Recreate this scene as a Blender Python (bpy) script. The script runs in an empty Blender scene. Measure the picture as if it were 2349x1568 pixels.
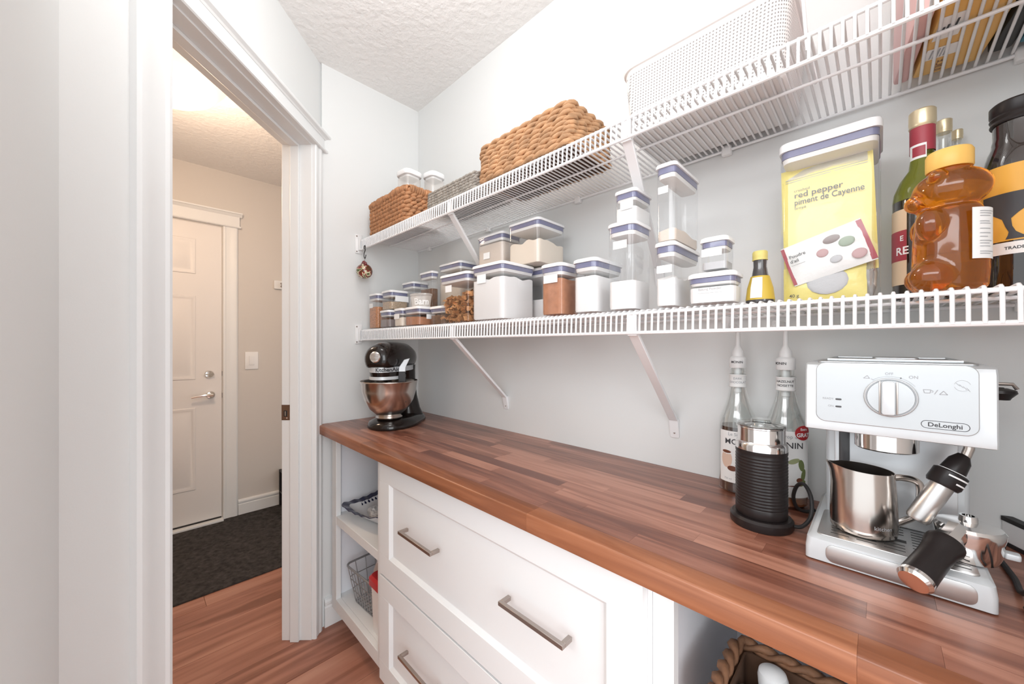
import bpy, bmesh, math, random
from math import sin, cos, pi, radians, sqrt, hypot, atan2
from mathutils import Vector, Matrix, noise
random.seed(7)
SC = bpy.context.scene
COL = SC.collection

# ------------------------------------------------------------------ camera, world, lights, exposure
cd = bpy.data.cameras.new('camera'); cam = bpy.data.objects.new('camera', cd); COL.objects.link(cam)
cam.location = (1.71, -1.04, 1.21); cam.rotation_euler = (pi / 2, 0, radians(44.585))
cd.sensor_width = 36; cd.lens = 857 / 2349 * 36; cd.shift_y = 9 / 2349; cd.clip_start = 0.01
SC.camera = cam
W = bpy.data.worlds.new('daylight'); SC.world = W; W.use_nodes = True
W.node_tree.nodes['Background'].inputs[0].default_value = (0.93, 0.97, 1.0, 1)
W.node_tree.nodes['Background'].inputs[1].default_value = 1.25

def area(name, loc, rot, sx, sy, power, col, spread=180):
    l = bpy.data.lights.new(name, 'AREA'); l.shape = 'RECTANGLE'; l.size = sx; l.size_y = sy
    l.energy = power; l.color = col; l.spread = radians(spread)
    o = bpy.data.objects.new(name, l); o.location = loc; o.rotation_euler = rot; COL.objects.link(o)
    return o
area('overhead_fill', (1.7, -2.7, 2.36), (radians(58), 0, 0), 2.6, 0.9, 42, (0.96, 0.98, 1.0))  # unseen fill added behind the camera to light the shelf wall
area('side_fill', (3.4, -1.75, 1.6), (0, radians(90), 0), 1.5, 1.3, 26, (0.95, 0.98, 1.0))  # unseen fill added at the right to lift the jamb and end wall
def point(name, loc, r, power, col):
    l = bpy.data.lights.new(name, 'POINT'); l.shadow_soft_size = r; l.energy = power; l.color = col
    o = bpy.data.objects.new(name, l); o.location = loc; COL.objects.link(o)
point('pantry_fill', (0.86, -0.62, 2.24), 0.12, 5.2, (0.98, 0.98, 0.97))  # assumed lamp, unseen; placed to brighten the walls and ceiling
point('hall_lamp_glow', (-0.445, -0.94, 2.05), 0.10, 16, (1.0, 0.75, 0.55))
VS = SC.view_settings
VS.view_transform = 'Standard'; VS.look = 'None'; VS.gamma = 1; VS.use_curve_mapping = False
VS.exposure = 0.32

# ------------------------------------------------------------------ materials
MATS = {}
def nmat(name):
    m = bpy.data.materials.new(name); m.use_nodes = True
    nt = m.node_tree; b = nt.nodes['Principled BSDF']
    MATS[name] = m
    return m, nt, b
def sock(nt, a, b): nt.links.new(a, b)
def add_bump(nt, b, scale, strength, dist=0.002, detail=4, coord='Object', stretch=None, rough=0.6):
    tc = nt.nodes.new('ShaderNodeTexCoord'); n = nt.nodes.new('ShaderNodeTexNoise')
    n.inputs['Scale'].default_value = scale; n.inputs['Detail'].default_value = detail; n.inputs['Roughness'].default_value = rough
    src = tc.outputs[coord]
    if stretch:
        mp = nt.nodes.new('ShaderNodeMapping'); mp.inputs['Scale'].default_value = stretch
        sock(nt, src, mp.inputs[0]); src = mp.outputs[0]
    sock(nt, src, n.inputs['Vector'])
    bp = nt.nodes.new('ShaderNodeBump'); bp.inputs['Strength'].default_value = strength; bp.inputs['Distance'].default_value = dist
    sock(nt, n.outputs[0], bp.inputs['Height']); sock(nt, bp.outputs[0], b.inputs['Normal'])
    return n
def simple(name, col, rough=0.5, metal=0.0, bump=None, coat=0.0, spec=0.5, vary=0.0, vscale=20.0):
    m, nt, b = nmat(name)
    b.inputs['Base Color'].default_value = (*col, 1); b.inputs['Roughness'].default_value = rough
    b.inputs['Metallic'].default_value = metal; b.inputs['Coat Weight'].default_value = coat
    b.inputs['Specular IOR Level'].default_value = spec
    if bump: add_bump(nt, b, *bump)
    if vary:
        tc = nt.nodes.new('ShaderNodeTexCoord'); n = nt.nodes.new('ShaderNodeTexNoise'); n.inputs['Scale'].default_value = vscale
        n.inputs['Detail'].default_value = 5
        sock(nt, tc.outputs['Object'], n.inputs['Vector'])
        r = nt.nodes.new('ShaderNodeValToRGB'); e = r.color_ramp.elements
        e[0].position = 0.3; e[1].position = 0.7
        e[0].color = (*[c * (1 - vary) for c in col], 1); e[1].color = (*[min(1, c * (1 + vary)) for c in col], 1)
        sock(nt, n.outputs[0], r.inputs[0]); sock(nt, r.outputs[0], b.inputs['Base Color'])
    return m
def wood(name, c0, c1, c2, axis, rough, grain=9.0, coat=0.0, rnd=0.35):
    "wood with grain along an axis; each piece shifts tone with its own random number"
    m, nt, b = nmat(name); N = nt.nodes.new
    tc = N('ShaderNodeTexCoord'); oi = N('ShaderNodeObjectInfo'); mp = N('ShaderNodeMapping')
    sc = [grain * 6, grain * 6, grain * 6]; sc[axis] = grain * 0.45
    mp.inputs['Scale'].default_value = sc
    ad = N('ShaderNodeVectorMath'); ad.operation = 'ADD'
    ml = N('ShaderNodeMath'); ml.operation = 'MULTIPLY'; ml.inputs[1].default_value = 37.0
    sock(nt, oi.outputs['Random'], ml.inputs[0])
    sock(nt, tc.outputs['Object'], mp.inputs[0]); sock(nt, mp.outputs[0], ad.inputs[0]); sock(nt, ml.outputs[0], ad.inputs[1])
    n1 = N('ShaderNodeTexNoise'); n1.inputs['Scale'].default_value = 1.0; n1.inputs['Detail'].default_value = 6; n1.inputs['Distortion'].default_value = 1.2
    sock(nt, ad.outputs[0], n1.inputs['Vector'])
    r = N('ShaderNodeValToRGB'); r.color_ramp.elements[0].position = 0.28; r.color_ramp.elements[1].position = 0.72
    r.color_ramp.elements[0].color = (*c0, 1); r.color_ramp.elements[1].color = (*c2, 1)
    e = r.color_ramp.elements.new(0.5); e.color = (*c1, 1)
    mr = N('ShaderNodeMapRange'); mr.inputs['To Min'].default_value = -rnd / 2; mr.inputs['To Max'].default_value = rnd / 2
    sock(nt, oi.outputs['Random'], mr.inputs[0])
    a2 = N('ShaderNodeMath'); a2.operation = 'ADD'; sock(nt, n1.outputs[0], a2.inputs[0]); sock(nt, mr.outputs[0], a2.inputs[1])
    sock(nt, a2.outputs[0], r.inputs[0]); sock(nt, r.outputs[0], b.inputs['Base Color'])
    b.inputs['Roughness'].default_value = rough; b.inputs['Coat Weight'].default_value = coat; b.inputs['Coat Roughness'].default_value = 0.25
    bp = N('ShaderNodeBump'); bp.inputs['Strength'].default_value = 0.15; bp.inputs['Distance'].default_value = 0.001
    sock(nt, n1.outputs[0], bp.inputs['Height']); sock(nt, bp.outputs[0], b.inputs['Normal'])
    return m
def clear(name, tint=(0.97, 0.975, 0.98), gloss=0.045, haze=0.0, hazecol=(0.9, 0.9, 0.9)):
    "thin clear plastic or glass: a see-through sheet with a Fresnel sheen"
    m = bpy.data.materials.new(name); m.use_nodes = True; nt = m.node_tree; nt.nodes.clear(); N = nt.nodes.new
    out = N('ShaderNodeOutputMaterial'); tr = N('ShaderNodeBsdfTransparent'); tr.inputs[0].default_value = (*tint, 1)
    gl = N('ShaderNodeBsdfGlossy'); gl.inputs['Roughness'].default_value = 0.06; gl.inputs[0].default_value = (1, 1, 1, 1)
    lw = N('ShaderNodeLayerWeight'); lw.inputs[0].default_value = 0.35
    mr = N('ShaderNodeMapRange'); mr.inputs['To Min'].default_value = gloss * 0.5; mr.inputs['To Max'].default_value = min(0.8, gloss * 6)
    sock(nt, lw.outputs['Facing'], mr.inputs[0])
    mx = N('ShaderNodeMixShader'); sock(nt, mr.outputs[0], mx.inputs[0]); 
    base = tr.outputs[0]
    if haze:
        df = N('ShaderNodeBsdfDiffuse'); df.inputs[0].default_value = (*hazecol, 1)
        m2 = N('ShaderNodeMixShader'); m2.inputs[0].default_value = haze
        sock(nt, base, m2.inputs[1]); sock(nt, df.outputs[0], m2.inputs[2]); base = m2.outputs[0]
    sock(nt, base, mx.inputs[1]); sock(nt, gl.outputs[0], mx.inputs[2]); sock(nt, mx.outputs[0], out.inputs[0])
    MATS[name] = m
    return m
def emit(name, col, strength, base=(1, 1, 1)):
    m, nt, b = nmat(name); b.inputs['Base Color'].default_value = (*base, 1)
    b.inputs['Emission Color'].default_value = (*col, 1); b.inputs['Emission Strength'].default_value = strength
    return m
def perforated(name, col, pitch, hole):
    "plastic sheet with a fine grid of small dimples, the shade of the holes painted in grey"
    m, nt, b = nmat(name); N = nt.nodes.new
    b.inputs['Base Color'].default_value = (*col, 1); b.inputs['Roughness'].default_value = 0.5
    tc = N('ShaderNodeTexCoord'); sp = N('ShaderNodeSeparateXYZ'); sock(nt, tc.outputs['Object'], sp.inputs[0])
    def M(op, a, b_=None):
        n = N('ShaderNodeMath'); n.operation = op
        for i, s in enumerate((a, b_)):
            if s is None: continue
            if isinstance(s, (int, float)): n.inputs[i].default_value = s
            else: sock(nt, s, n.inputs[i])
        return n.outputs[0]
    def cell(s): return M('ABSOLUTE', M('SUBTRACT', M('FRACT', M('DIVIDE', s, pitch)), 0.5))
    u = M('ADD', sp.outputs[0], sp.outputs[1])
    inside = M('MULTIPLY', M('LESS_THAN', cell(u), hole), M('LESS_THAN', cell(sp.outputs[2]), hole))
    band = M('MULTIPLY', M('GREATER_THAN', sp.outputs[2], 0.012), M('LESS_THAN', sp.outputs[2], 0.135))
    hole_ = M('MULTIPLY', inside, band)
    mx = N('ShaderNodeMix'); mx.data_type = 'RGBA'; mx.inputs[6].default_value = (*col, 1); mx.inputs[7].default_value = (0.30, 0.28, 0.27, 1)  # grey stands for the shade inside the holes
    sock(nt, hole_, mx.inputs[0]); sock(nt, mx.outputs[2], b.inputs['Base Color'])
    bp = N('ShaderNodeBump'); bp.inputs['Strength'].default_value = 0.6; bp.inputs['Distance'].default_value = 0.002; bp.invert = True
    sock(nt, hole_, bp.inputs['Height']); sock(nt, bp.outputs[0], b.inputs['Normal'])
    return m

simple('wall_paint', (0.785, 0.795, 0.79), 0.7, bump=(260, 0.12, 0.001))
simple('wall_paint_lamplit', (0.68, 0.64, 0.60), 0.7, bump=(260, 0.12, 0.001))  # same paint as the pantry walls, warm lamp tint put into the colour
simple('ceiling_paint', (0.90, 0.885, 0.87), 0.85, bump=(38, 0.8, 0.008, 5, 'Object', (1, 1, 1), 0.55))
simple('trim_white', (0.84, 0.85, 0.85), 0.32)
simple('door_white', (0.84, 0.81, 0.79), 0.4)
simple('cabinet_white', (0.82, 0.835, 0.84), 0.35)
simple('cabinet_shade_blue', (0.83, 0.84, 0.88), 0.5)  # cabinet white with the bluish interior shading put into the colour
simple('carpet', (0.052, 0.045, 0.043), 0.98, bump=(140, 1.0, 0.01), vary=0.55, vscale=45)
wood('butcher_block', (0.15, 0.050, 0.031), (0.29, 0.115, 0.072), (0.46, 0.215, 0.145), 0, 0.33, 5.0, 0.25, 0.36)
wood('butcher_edge', (0.19, 0.062, 0.026), (0.28, 0.098, 0.042), (0.38, 0.15, 0.072), 0, 0.36, 6.0, 0.2, 0.16)
wood('floor_wood', (0.24, 0.092, 0.055), (0.41, 0.18, 0.120), (0.52, 0.265, 0.185), 1, 0.42, 2.4, 0.1, 0.22)
simple('joint_dark', (0.06, 0.022, 0.014), 0.7)
simple('wire_white', (0.88, 0.88, 0.89), 0.3)
simple('white_plastic', (0.87, 0.87, 0.87), 0.35)
simple('lid_white', (0.88, 0.88, 0.885), 0.3)
simple('seal_white', (0.82, 0.81, 0.80), 0.45)
simple('gasket_navy', (0.205, 0.21, 0.335), 0.3)
clear('clear_plastic')
clear('clear_glass', (0.95, 0.97, 0.96), 0.14)
clear('frosted_plastic', (0.93, 0.92, 0.91), 0.08, 0.45, (0.86, 0.82, 0.78))
clear('bag_clear', (0.9, 0.9, 0.9), 0.16, 0.22, (0.85, 0.85, 0.86))
simple('sticker_white', (0.9, 0.9, 0.9), 0.6)
simple('flour_white', (0.87, 0.86, 0.85), 0.9, bump=(60, 0.2, 0.002))
simple('flour_beige', (0.82, 0.72, 0.61), 0.9, bump=(60, 0.2, 0.002))
simple('sugar_tan', (0.76, 0.66, 0.58), 0.9, bump=(200, 0.4, 0.002))
simple('grain_beige', (0.55, 0.42, 0.30), 0.9, bump=(350, 0.9, 0.003), vary=0.3, vscale=260)
simple('lentil_orange', (0.58, 0.27, 0.135), 0.85, bump=(300, 0.9, 0.003), vary=0.35, vscale=240)
simple('cocoa_brown', (0.47, 0.215, 0.12), 0.9, bump=(120, 0.5, 0.002), vary=0.12, vscale=60)
simple('spice_brown', (0.16, 0.085, 0.05), 0.9, bump=(200, 0.6, 0.002), vary=0.3, vscale=90)
simple('biscuit_tan', (0.62, 0.40, 0.27), 0.8)
simple('spice_grey', (0.30, 0.25, 0.24), 0.9, bump=(200, 0.6, 0.002))
simple('flake_brown', (0.60, 0.30, 0.125), 0.75, vary=0.35, vscale=60)
simple('hyacinth', (0.53, 0.30, 0.155), 0.65, bump=(160, 0.5, 0.002, 4, 'Object', (1, 1, 3)), vary=0.28, vscale=35)
simple('seagrass', (0.45, 0.215, 0.10), 0.65, bump=(220, 0.5, 0.002), vary=0.32, vscale=60)
simple('shaded_weave', (0.25, 0.12, 0.062), 0.7, bump=(160, 0.5, 0.002), vary=0.3, vscale=40)  # basket brown made darker to hold the shade of the cabinet
simple('willow_grey', (0.33, 0.30, 0.265), 0.7, bump=(220, 0.5, 0.002), vary=0.3, vscale=60)
simple('basket_core', (0.10, 0.05, 0.028), 0.9)
simple('grey_core', (0.12, 0.11, 0.10), 0.9)
perforated('perforated_white', (0.87, 0.85, 0.835), 0.0062, 0.23)
simple('basket_white', (0.87, 0.85, 0.835), 0.5)
simple('gloss_black', (0.012, 0.008, 0.007), 0.13, coat=0.15, spec=0.4)
simple('black_plastic', (0.018, 0.014, 0.014), 0.34, spec=0.3)
simple('black_rubber', (0.02, 0.018, 0.018), 0.6)
simple('steel', (0.66, 0.61, 0.57), 0.2, 1.0)
simple('steel_brushed', (0.66, 0.65, 0.64), 0.33, 1.0, bump=(40, 0.05, 0.001, 3, 'Object', (0.4, 8, 14)))
simple('splash_steel', (0.66, 0.68, 0.70), 0.42, 0.7, bump=(16, 0.03, 0.001, 3, 'Object', (0.5, 6, 6)))
simple('steel_panel', (0.55, 0.565, 0.575), 0.36, 0.85, bump=(16, 0.03, 0.001, 3, 'Object', (0.5, 6, 6)))
simple('chrome', (0.85, 0.84, 0.83), 0.1, 1.0)
simple('nickel', (0.42, 0.37, 0.34), 0.35, 1.0)
simple('bronze', (0.30, 0.20, 0.15), 0.4, 1.0)
simple('satin_silver', (0.64, 0.67, 0.69), 0.38, 0.2)
simple('copper_cap', (0.80, 0.55, 0.45), 0.22, 1.0)
simple('slot_dark', (0.03, 0.03, 0.03), 0.5)
simple('gauge_grey', (0.07, 0.07, 0.075), 0.3)
simple('ink', (0.05, 0.05, 0.055), 0.6)
simple('ink_grey', (0.38, 0.39, 0.41), 0.6)
simple('ink_white', (0.9, 0.9, 0.9), 0.6)
simple('paper_white', (0.88, 0.88, 0.87), 0.6)
simple('yellow_bag', (0.86, 0.74, 0.22), 0.4, bump=(28, 0.35, 0.006), coat=0.3)
simple('white_bag', (0.87, 0.86, 0.84), 0.4, bump=(28, 0.35, 0.006), coat=0.3)
simple('crimson', (0.38, 0.05, 0.07), 0.45)
simple('mauve', (0.55, 0.36, 0.36), 0.5)
simple('spice_green', (0.36, 0.43, 0.34), 0.5)
simple('powder_grey', (0.55, 0.55, 0.56), 0.5, bump=(40, 0.4, 0.004))
simple('gold_cap', (0.78, 0.66, 0.44), 0.3, 0.6)
simple('cream_label', (0.75, 0.58, 0.40), 0.6)
simple('amber_cap', (0.86, 0.52, 0.13), 0.4)
simple('amber_label', (0.80, 0.42, 0.06), 0.5)
simple('yellow_cap', (0.66, 0.56, 0.18), 0.45)
simple('mustard_label', (0.58, 0.40, 0.05), 0.5)
simple('sauce_dark', (0.055, 0.05, 0.05), 0.15, coat=0.6)
simple('dark_glass', (0.02, 0.014, 0.011), 0.06, coat=1.0)
simple('syrup_brown', (0.045, 0.02, 0.013), 0.12, coat=0.5)
simple('syrup_amber', (0.32, 0.11, 0.045), 0.12, coat=0.5)
simple('badge_red', (0.42, 0.02, 0.025), 0.4)
simple('leaf_green', (0.16, 0.20, 0.07), 0.6)
simple('leaf_light', (0.35, 0.38, 0.20), 0.6)
simple('coffee_brown', (0.16, 0.05, 0.025), 0.4)
simple('cup_pale', (0.75, 0.55, 0.44), 0.4)
simple('carton_orange', (0.83, 0.50, 0.14), 0.5, coat=0.2)
simple('carton_rose', (0.75, 0.48, 0.46), 0.5)
simple('carton_teal', (0.06, 0.24, 0.32), 0.5)
simple('carton_black', (0.03, 0.03, 0.03), 0.5)
simple('dish_navy', (0.018, 0.02, 0.06), 0.2, coat=0.5)
simple('dish_white', (0.82, 0.82, 0.84), 0.2, coat=0.5)
simple('red_plastic', (0.50, 0.015, 0.02), 0.35)
simple('wire_grey', (0.33, 0.33, 0.34), 0.4, 0.5)
simple('foil_bag', (0.62, 0.62, 0.63), 0.3, 0.2, bump=(45, 0.9, 0.01))
simple('jar_pink', (0.66, 0.55, 0.50), 0.3, coat=0.4)
simple('berry', (0.17, 0.012, 0.014), 0.3, coat=0.4)
simple('tub_white', (0.85, 0.82, 0.80), 0.4)
simple('cloth_violet', (0.20, 0.18, 0.40), 0.8)
emit('lamp_glass', (1.0, 0.80, 0.58), 0.6, (0.9, 0.8, 0.68))
simple('lamp_rim', (0.85, 0.62, 0.42), 0.4)
def amber():
    m, nt, b = nmat('honey'); b.inputs['Base Color'].default_value = (0.96, 0.32, 0.015, 1); b.inputs['Roughness'].default_value = 0.08
    b.inputs['Transmission Weight'].default_value = 0.9; b.inputs['IOR'].default_value = 1.3; b.inputs['Coat Weight'].default_value = 0.6
    m, nt, b = nmat('wine_glass'); b.inputs['Base Color'].default_value = (0.34, 0.36, 0.06, 1); b.inputs['Roughness'].default_value = 0.06
    b.inputs['Transmission Weight'].default_value = 0.8; b.inputs['IOR'].default_value = 1.2; b.inputs['Coat Weight'].default_value = 0.6
    # ornament glaze: red, cream and dark green swirls
    m, nt, b = nmat('glaze'); N = nt.nodes.new; tc = N('ShaderNodeTexCoord'); n = N('ShaderNodeTexNoise'); n.inputs['Scale'].default_value = 28; n.inputs['Distortion'].default_value = 1.5
    sock(nt, tc.outputs['Object'], n.inputs['Vector']); r = N('ShaderNodeValToRGB'); r.color_ramp.interpolation = 'CONSTANT'
    e = r.color_ramp.elements; e[0].color = (0.11, 0.05, 0.02, 1); e[1].position = 0.44; e[1].color = (0.25, 0.03, 0.02, 1)
    x = e.new(0.52); x.color = (0.72, 0.66, 0.45, 1); x = e.new(0.60); x.color = (0.10, 0.12, 0.04, 1)
    sock(nt, n.outputs[0], r.inputs[0]); sock(nt, r.outputs[0], b.inputs['Base Color']); b.inputs['Roughness'].default_value = 0.15; b.inputs['Coat Weight'].default_value = 0.6
amber()

# ------------------------------------------------------------------ mesh helpers
class MB:
    def __init__(s): s.v = []; s.f = []; s.mi = []; s.mats = []
    def m(s, mat):
        if mat not in s.mats: s.mats.append(mat)
        return s.mats.index(mat)
    def add(s, vs, fs, mat=None):
        o = len(s.v); s.v += [tuple(p) for p in vs]
        i = s.m(mat) if mat else 0
        for f in fs: s.f.append(tuple(o + k for k in f)); s.mi.append(i)
    def box(s, x0, x1, y0, y1, z0, z1, mat=None, xf=None):
        vs = [(x, y, z) for z in (z0, z1) for y in (y0, y1) for x in (x0, x1)]
        if xf: vs = [xf(*p) for p in vs]
        s.add(vs, [(0, 2, 3, 1), (4, 5, 7, 6), (0, 1, 5, 4), (2, 6, 7, 3), (0, 4, 6, 2), (1, 3, 7, 5)], mat)
        return s
    def loft(s, rings, cap0=True, cap1=True, mat=None, closed=True, xf=None):
        n = len(rings[0]); vs = [p for r in rings for p in r]; fs = []
        if xf: vs = [xf(*p) for p in vs]
        for i in range(len(rings) - 1):
            for j in range(n if closed else n - 1):
                k = (j + 1) % n
                fs.append((i * n + j, i * n + k, (i + 1) * n + k, (i + 1) * n + j))
        if cap0: fs.append(tuple(range(n - 1, -1, -1)))
        if cap1: fs.append(tuple((len(rings) - 1) * n + j for j in range(n)))
        s.add(vs, fs, mat); return s
    def rslab(s, x0, x1, y0, y1, z0, z1, r, ch=0.0, mat=None, seg=5, cap0=True, cap1=True, xf=None):
        "slab with round vertical corners and soft edges"
        rg = []
        if ch:
            for d, z in ((ch, z0), (ch * .3, z0 + ch * .3), (0, z0 + ch), (0, z1 - ch), (ch * .3, z1 - ch * .3), (ch, z1)):
                rg.append(rr(x0 + d, x1 - d, y0 + d, y1 - d, max(r - d, .0006), z, seg))
        else: rg = [rr(x0, x1, y0, y1, r, z0, seg), rr(x0, x1, y0, y1, r, z1, seg)]
        return s.loft(rg, cap0, cap1, mat, xf=xf)
    def lathe(s, prof, c=(0, 0, 0), seg=32, mat=None, cap0=True, cap1=True, axis=None, sx=1, sy=1):
        rg = [[(r * cos(2 * pi * j / seg) * sx, r * sin(2 * pi * j / seg) * sy, z) for j in range(seg)] for r, z in prof]
        M = Matrix.Translation(c)
        if axis is not None: M = M @ Vector((0, 0, 1)).rotation_difference(Vector(axis).normalized()).to_matrix().to_4x4()
        rg = [[tuple(M @ Vector(p)) for p in r] for r in rg]
        return s.loft(rg, cap0, cap1, mat)
    def tube(s, pts, r, seg=8, mat=None, closed=False, cap=True, flat=1.0):
        P = [Vector(p) for p in pts]; n = len(P); rg = []
        up = None
        for i in range(n):
            a = P[(i - 1) % n] if (closed or i > 0) else P[i]; b = P[(i + 1) % n] if (closed or i < n - 1) else P[i]
            t = (b - a).normalized()
            if up is None:
                up = Vector((0, 0, 1)) if abs(t.z) < 0.9 else Vector((0, 1, 0))
            u = t.cross(up)
            if u.length < 1e-5: u = t.orthogonal()
            u.normalize(); w = u.cross(t).normalized(); up = w
            rad = r[i] if isinstance(r, (list, tuple)) else r
            rg.append([tuple(P[i] + u * (rad * cos(2 * pi * j / seg)) + w * (rad * flat * sin(2 * pi * j / seg))) for j in range(seg)])
        if closed: rg.append(rg[0]); return s.loft(rg, False, False, mat)
        return s.loft(rg, cap, cap, mat)
    def prism(s, poly, z0, z1, mat=None, xf=None):
        return s.loft([[(x, y, z0) for x, y in poly], [(x, y, z1) for x, y in poly]], True, True, mat, xf=xf)
    def ball(s, c, rx, ry=None, rz=None, seg=20, rings=12, mat=None, fn=None):
        ry = ry or rx; rz = rz or rx
        rg = []
        for i in range(rings + 1):
            a = -pi / 2 + pi * i / rings; ca = max(cos(a), 1e-4)
            ring = []
            for j in range(seg):
                p = (c[0] + rx * ca * cos(2 * pi * j / seg), c[1] + ry * ca * sin(2 * pi * j / seg), c[2] + rz * sin(a))
                ring.append(fn(p) if fn else p)
            rg.append(ring)
        return s.loft(rg, True, True, mat)
    def data(s, name, ang=0.55):
        me = bpy.data.meshes.new(name); me.from_pydata(s.v, [], s.f)
        for k in s.mats: me.materials.append(MATS[k])
        me.polygons.foreach_set('material_index', s.mi); me.update()
        me.shade_smooth(); me.set_sharp_from_angle(angle=ang)
        return me
    def obj(s, name, mat=None, parent=None, bevel=0, ang=0.55, label=None):
        if mat and not s.mats: s.mats = [mat]
        me = s.data(name, ang)
        return link(name, me, parent, bevel, label)
def link(name, me, parent=None, bevel=0, label=None):
    o = bpy.data.objects.new(name, me); COL.objects.link(o)
    if parent: o.parent = parent
    if label: o['label'] = label
    if bevel:
        b = o.modifiers.new('edge', 'BEVEL'); b.width = bevel; b.segments = 2; b.limit_method = 'ANGLE'
    return o
def rr(x0, x1, y0, y1, r, z, seg=5):
    r = min(r, (x1 - x0) / 2 - 1e-5, (y1 - y0) / 2 - 1e-5); out = []
    for cx, cy, a0 in ((x1 - r, y1 - r, 0), (x0 + r, y1 - r, pi / 2), (x0 + r, y0 + r, pi), (x1 - r, y0 + r, 1.5 * pi)):
        for i in range(seg + 1):
            a = a0 + pi / 2 * i / seg; out.append((cx + r * cos(a), cy + r * sin(a), z))
    return out
def thing(name, label, cat, loc=(0, 0, 0), rz=0, group=None):
    o = bpy.data.objects.new(name, None); COL.objects.link(o); o.empty_display_size = 0.03
    o.location = loc; o.rotation_euler = (0, 0, rz); o['label'] = label; o['category'] = cat
    if group: o['group'] = group
    return o
def tag(o, label, cat, group=None):
    o['label'] = label; o['category'] = cat
    if group: o['group'] = group
    return o
def struct(o): o['kind'] = 'structure'; return o
_fc = {}
def glyphs(txt, size, align='CENTER', bold=0.0):
    "flat outline of some lettering as (verts, faces)"
    key = (txt, size, align, bold)
    if key in _fc: return _fc[key]
    c = bpy.data.curves.new('t', 'FONT'); c.body = txt; c.size = size; c.align_x = align; c.resolution_u = 3; c.offset = bold * size; c.fill_mode = 'FRONT'
    o = bpy.data.objects.new('t', c); COL.objects.link(o)
    dg = bpy.context.evaluated_depsgraph_get(); me = bpy.data.meshes.new_from_object(o.evaluated_get(dg))
    vs = [(v.co.x, v.co.y) for v in me.vertices]; fs = [tuple(p.vertices) for p in me.polygons]
    bpy.data.objects.remove(o); bpy.data.curves.remove(c); bpy.data.meshes.remove(me)
    _fc[key] = (vs, fs); return vs, fs
def smooth(P, k=6):
    P = [Vector(p) for p in P]; out = []
    for i in range(len(P) - 1):
        a, b, c, d = P[max(i - 1, 0)], P[i], P[i + 1], P[min(i + 2, len(P) - 1)]
        for j in range(k):
            t = j / k; out.append(tuple(.5 * ((2 * b) + (c - a) * t + (2 * a - 5 * b + 4 * c - d) * t * t + (3 * b - a - 3 * c + d) * t ** 3)))
    return out + [tuple(P[-1])]
def text_flat(mb, txt, size, o, ux, uy, mat='ink', align='CENTER', bold=0.0, sx=1.0):
    vs, fs = glyphs(txt, size, align, bold); o, ux, uy = Vector(o), Vector(ux), Vector(uy)
    mb.add([tuple(o + ux * (a * sx) + uy * b) for a, b in vs], fs, mat)
def text_round(mb, txt, size, R, a0, z, mat='ink', align='CENTER', bold=0.0, sx=1.0):
    vs, fs = glyphs(txt, size, align, bold)
    mb.add([(R * cos(a0 + a * sx / R), R * sin(a0 + a * sx / R), z + b) for a, b in vs], fs, mat)
def patch_round(mb, R, a0, a1, z0, z1, mat, n=14):
    ring = lambda z: [(R * cos(a0 + (a1 - a0) * i / n), R * sin(a0 + (a1 - a0) * i / n), z) for i in range(n + 1)]
    mb.loft([ring(z0), ring(z1)], False, False, mat, closed=False)

# ------------------------------------------------------------------ room shell
K = sqrt(.5)
def D(s, n, z): return (s * K + n * K, -.482 - s * K + n * K, z)      # along the angled doorway wall, out of it, up
CEIL = 2.425
mb = MB(); mb.box(-2.2, 3.6, -3.2, 1.6, -.06, -.004)
floor = struct(mb.obj('floor', 'floor_wood'))
# floor planks run along y
pw = .178; plank_cache = {}
for i in range(9):
    x0 = -.70 + i * pw; y = -2.0 - (i * .47) % 1.1
    while y < 0.95:
        L = 1.20; y1 = min(y + L, 1.0)
        o = link('plank', MB().box(x0 + .0008, x0 + pw - .0008, y + .0008, y1 - .0008, -.0035, 0, 'floor_wood').data('plank'), floor, .0007)
        y = y1
ce = MB(); ce.box(-2.2, 3.6, -3.2, 1.6, CEIL, CEIL + .06); struct(ce.obj('ceiling', 'ceiling_paint'))
struct(MB().box(-.115, 2.0, 0, .115, 0, CEIL).obj('wall_north', 'wall_paint'))
struct(MB().box(-.115, 0, -.47, 0, 0, CEIL).obj('wall_west', 'wall_paint'))
mb = MB()
mb.box(-.06, .041, -.115, 0, 0, CEIL, xf=D); mb.box(.725, .9225, -.115, 0, 0, CEIL, xf=D); mb.box(.041, .725, -.115, 0, 2.057, CEIL, xf=D)
struct(mb.obj('wall_southwest', 'wall_paint'))
struct(MB().box(.58, 1.14, -1.25, -1.134, 0, CEIL).obj('wall_south', 'wall_paint'))
struct(MB().box(.47, .58, -2.4, -1.134, 0, CEIL).obj('wall_partition_blocker', 'wall_paint'))  # unseen partition added to keep world light out of the hall
struct(MB().box(-1.55, .47, -2.4, -2.29, 0, CEIL).obj('wall_hall_blocker', 'wall_paint_lamplit'))  # closes the hall out of view, added to stop world light entering
struct(MB().box(1.955, 2.07, -.55, 0, 0, CEIL).obj('wall_east', 'wall_paint'))
struct(MB().box(-1.67, -1.55, -2.4, 1.0, 0, CEIL).obj('wall_hall', 'wall_paint_lamplit'))
struct(MB().box(-1.55, -.115, .95, 1.07, 0, CEIL).obj('wall_hall_end', 'wall_paint_lamplit'))
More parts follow.
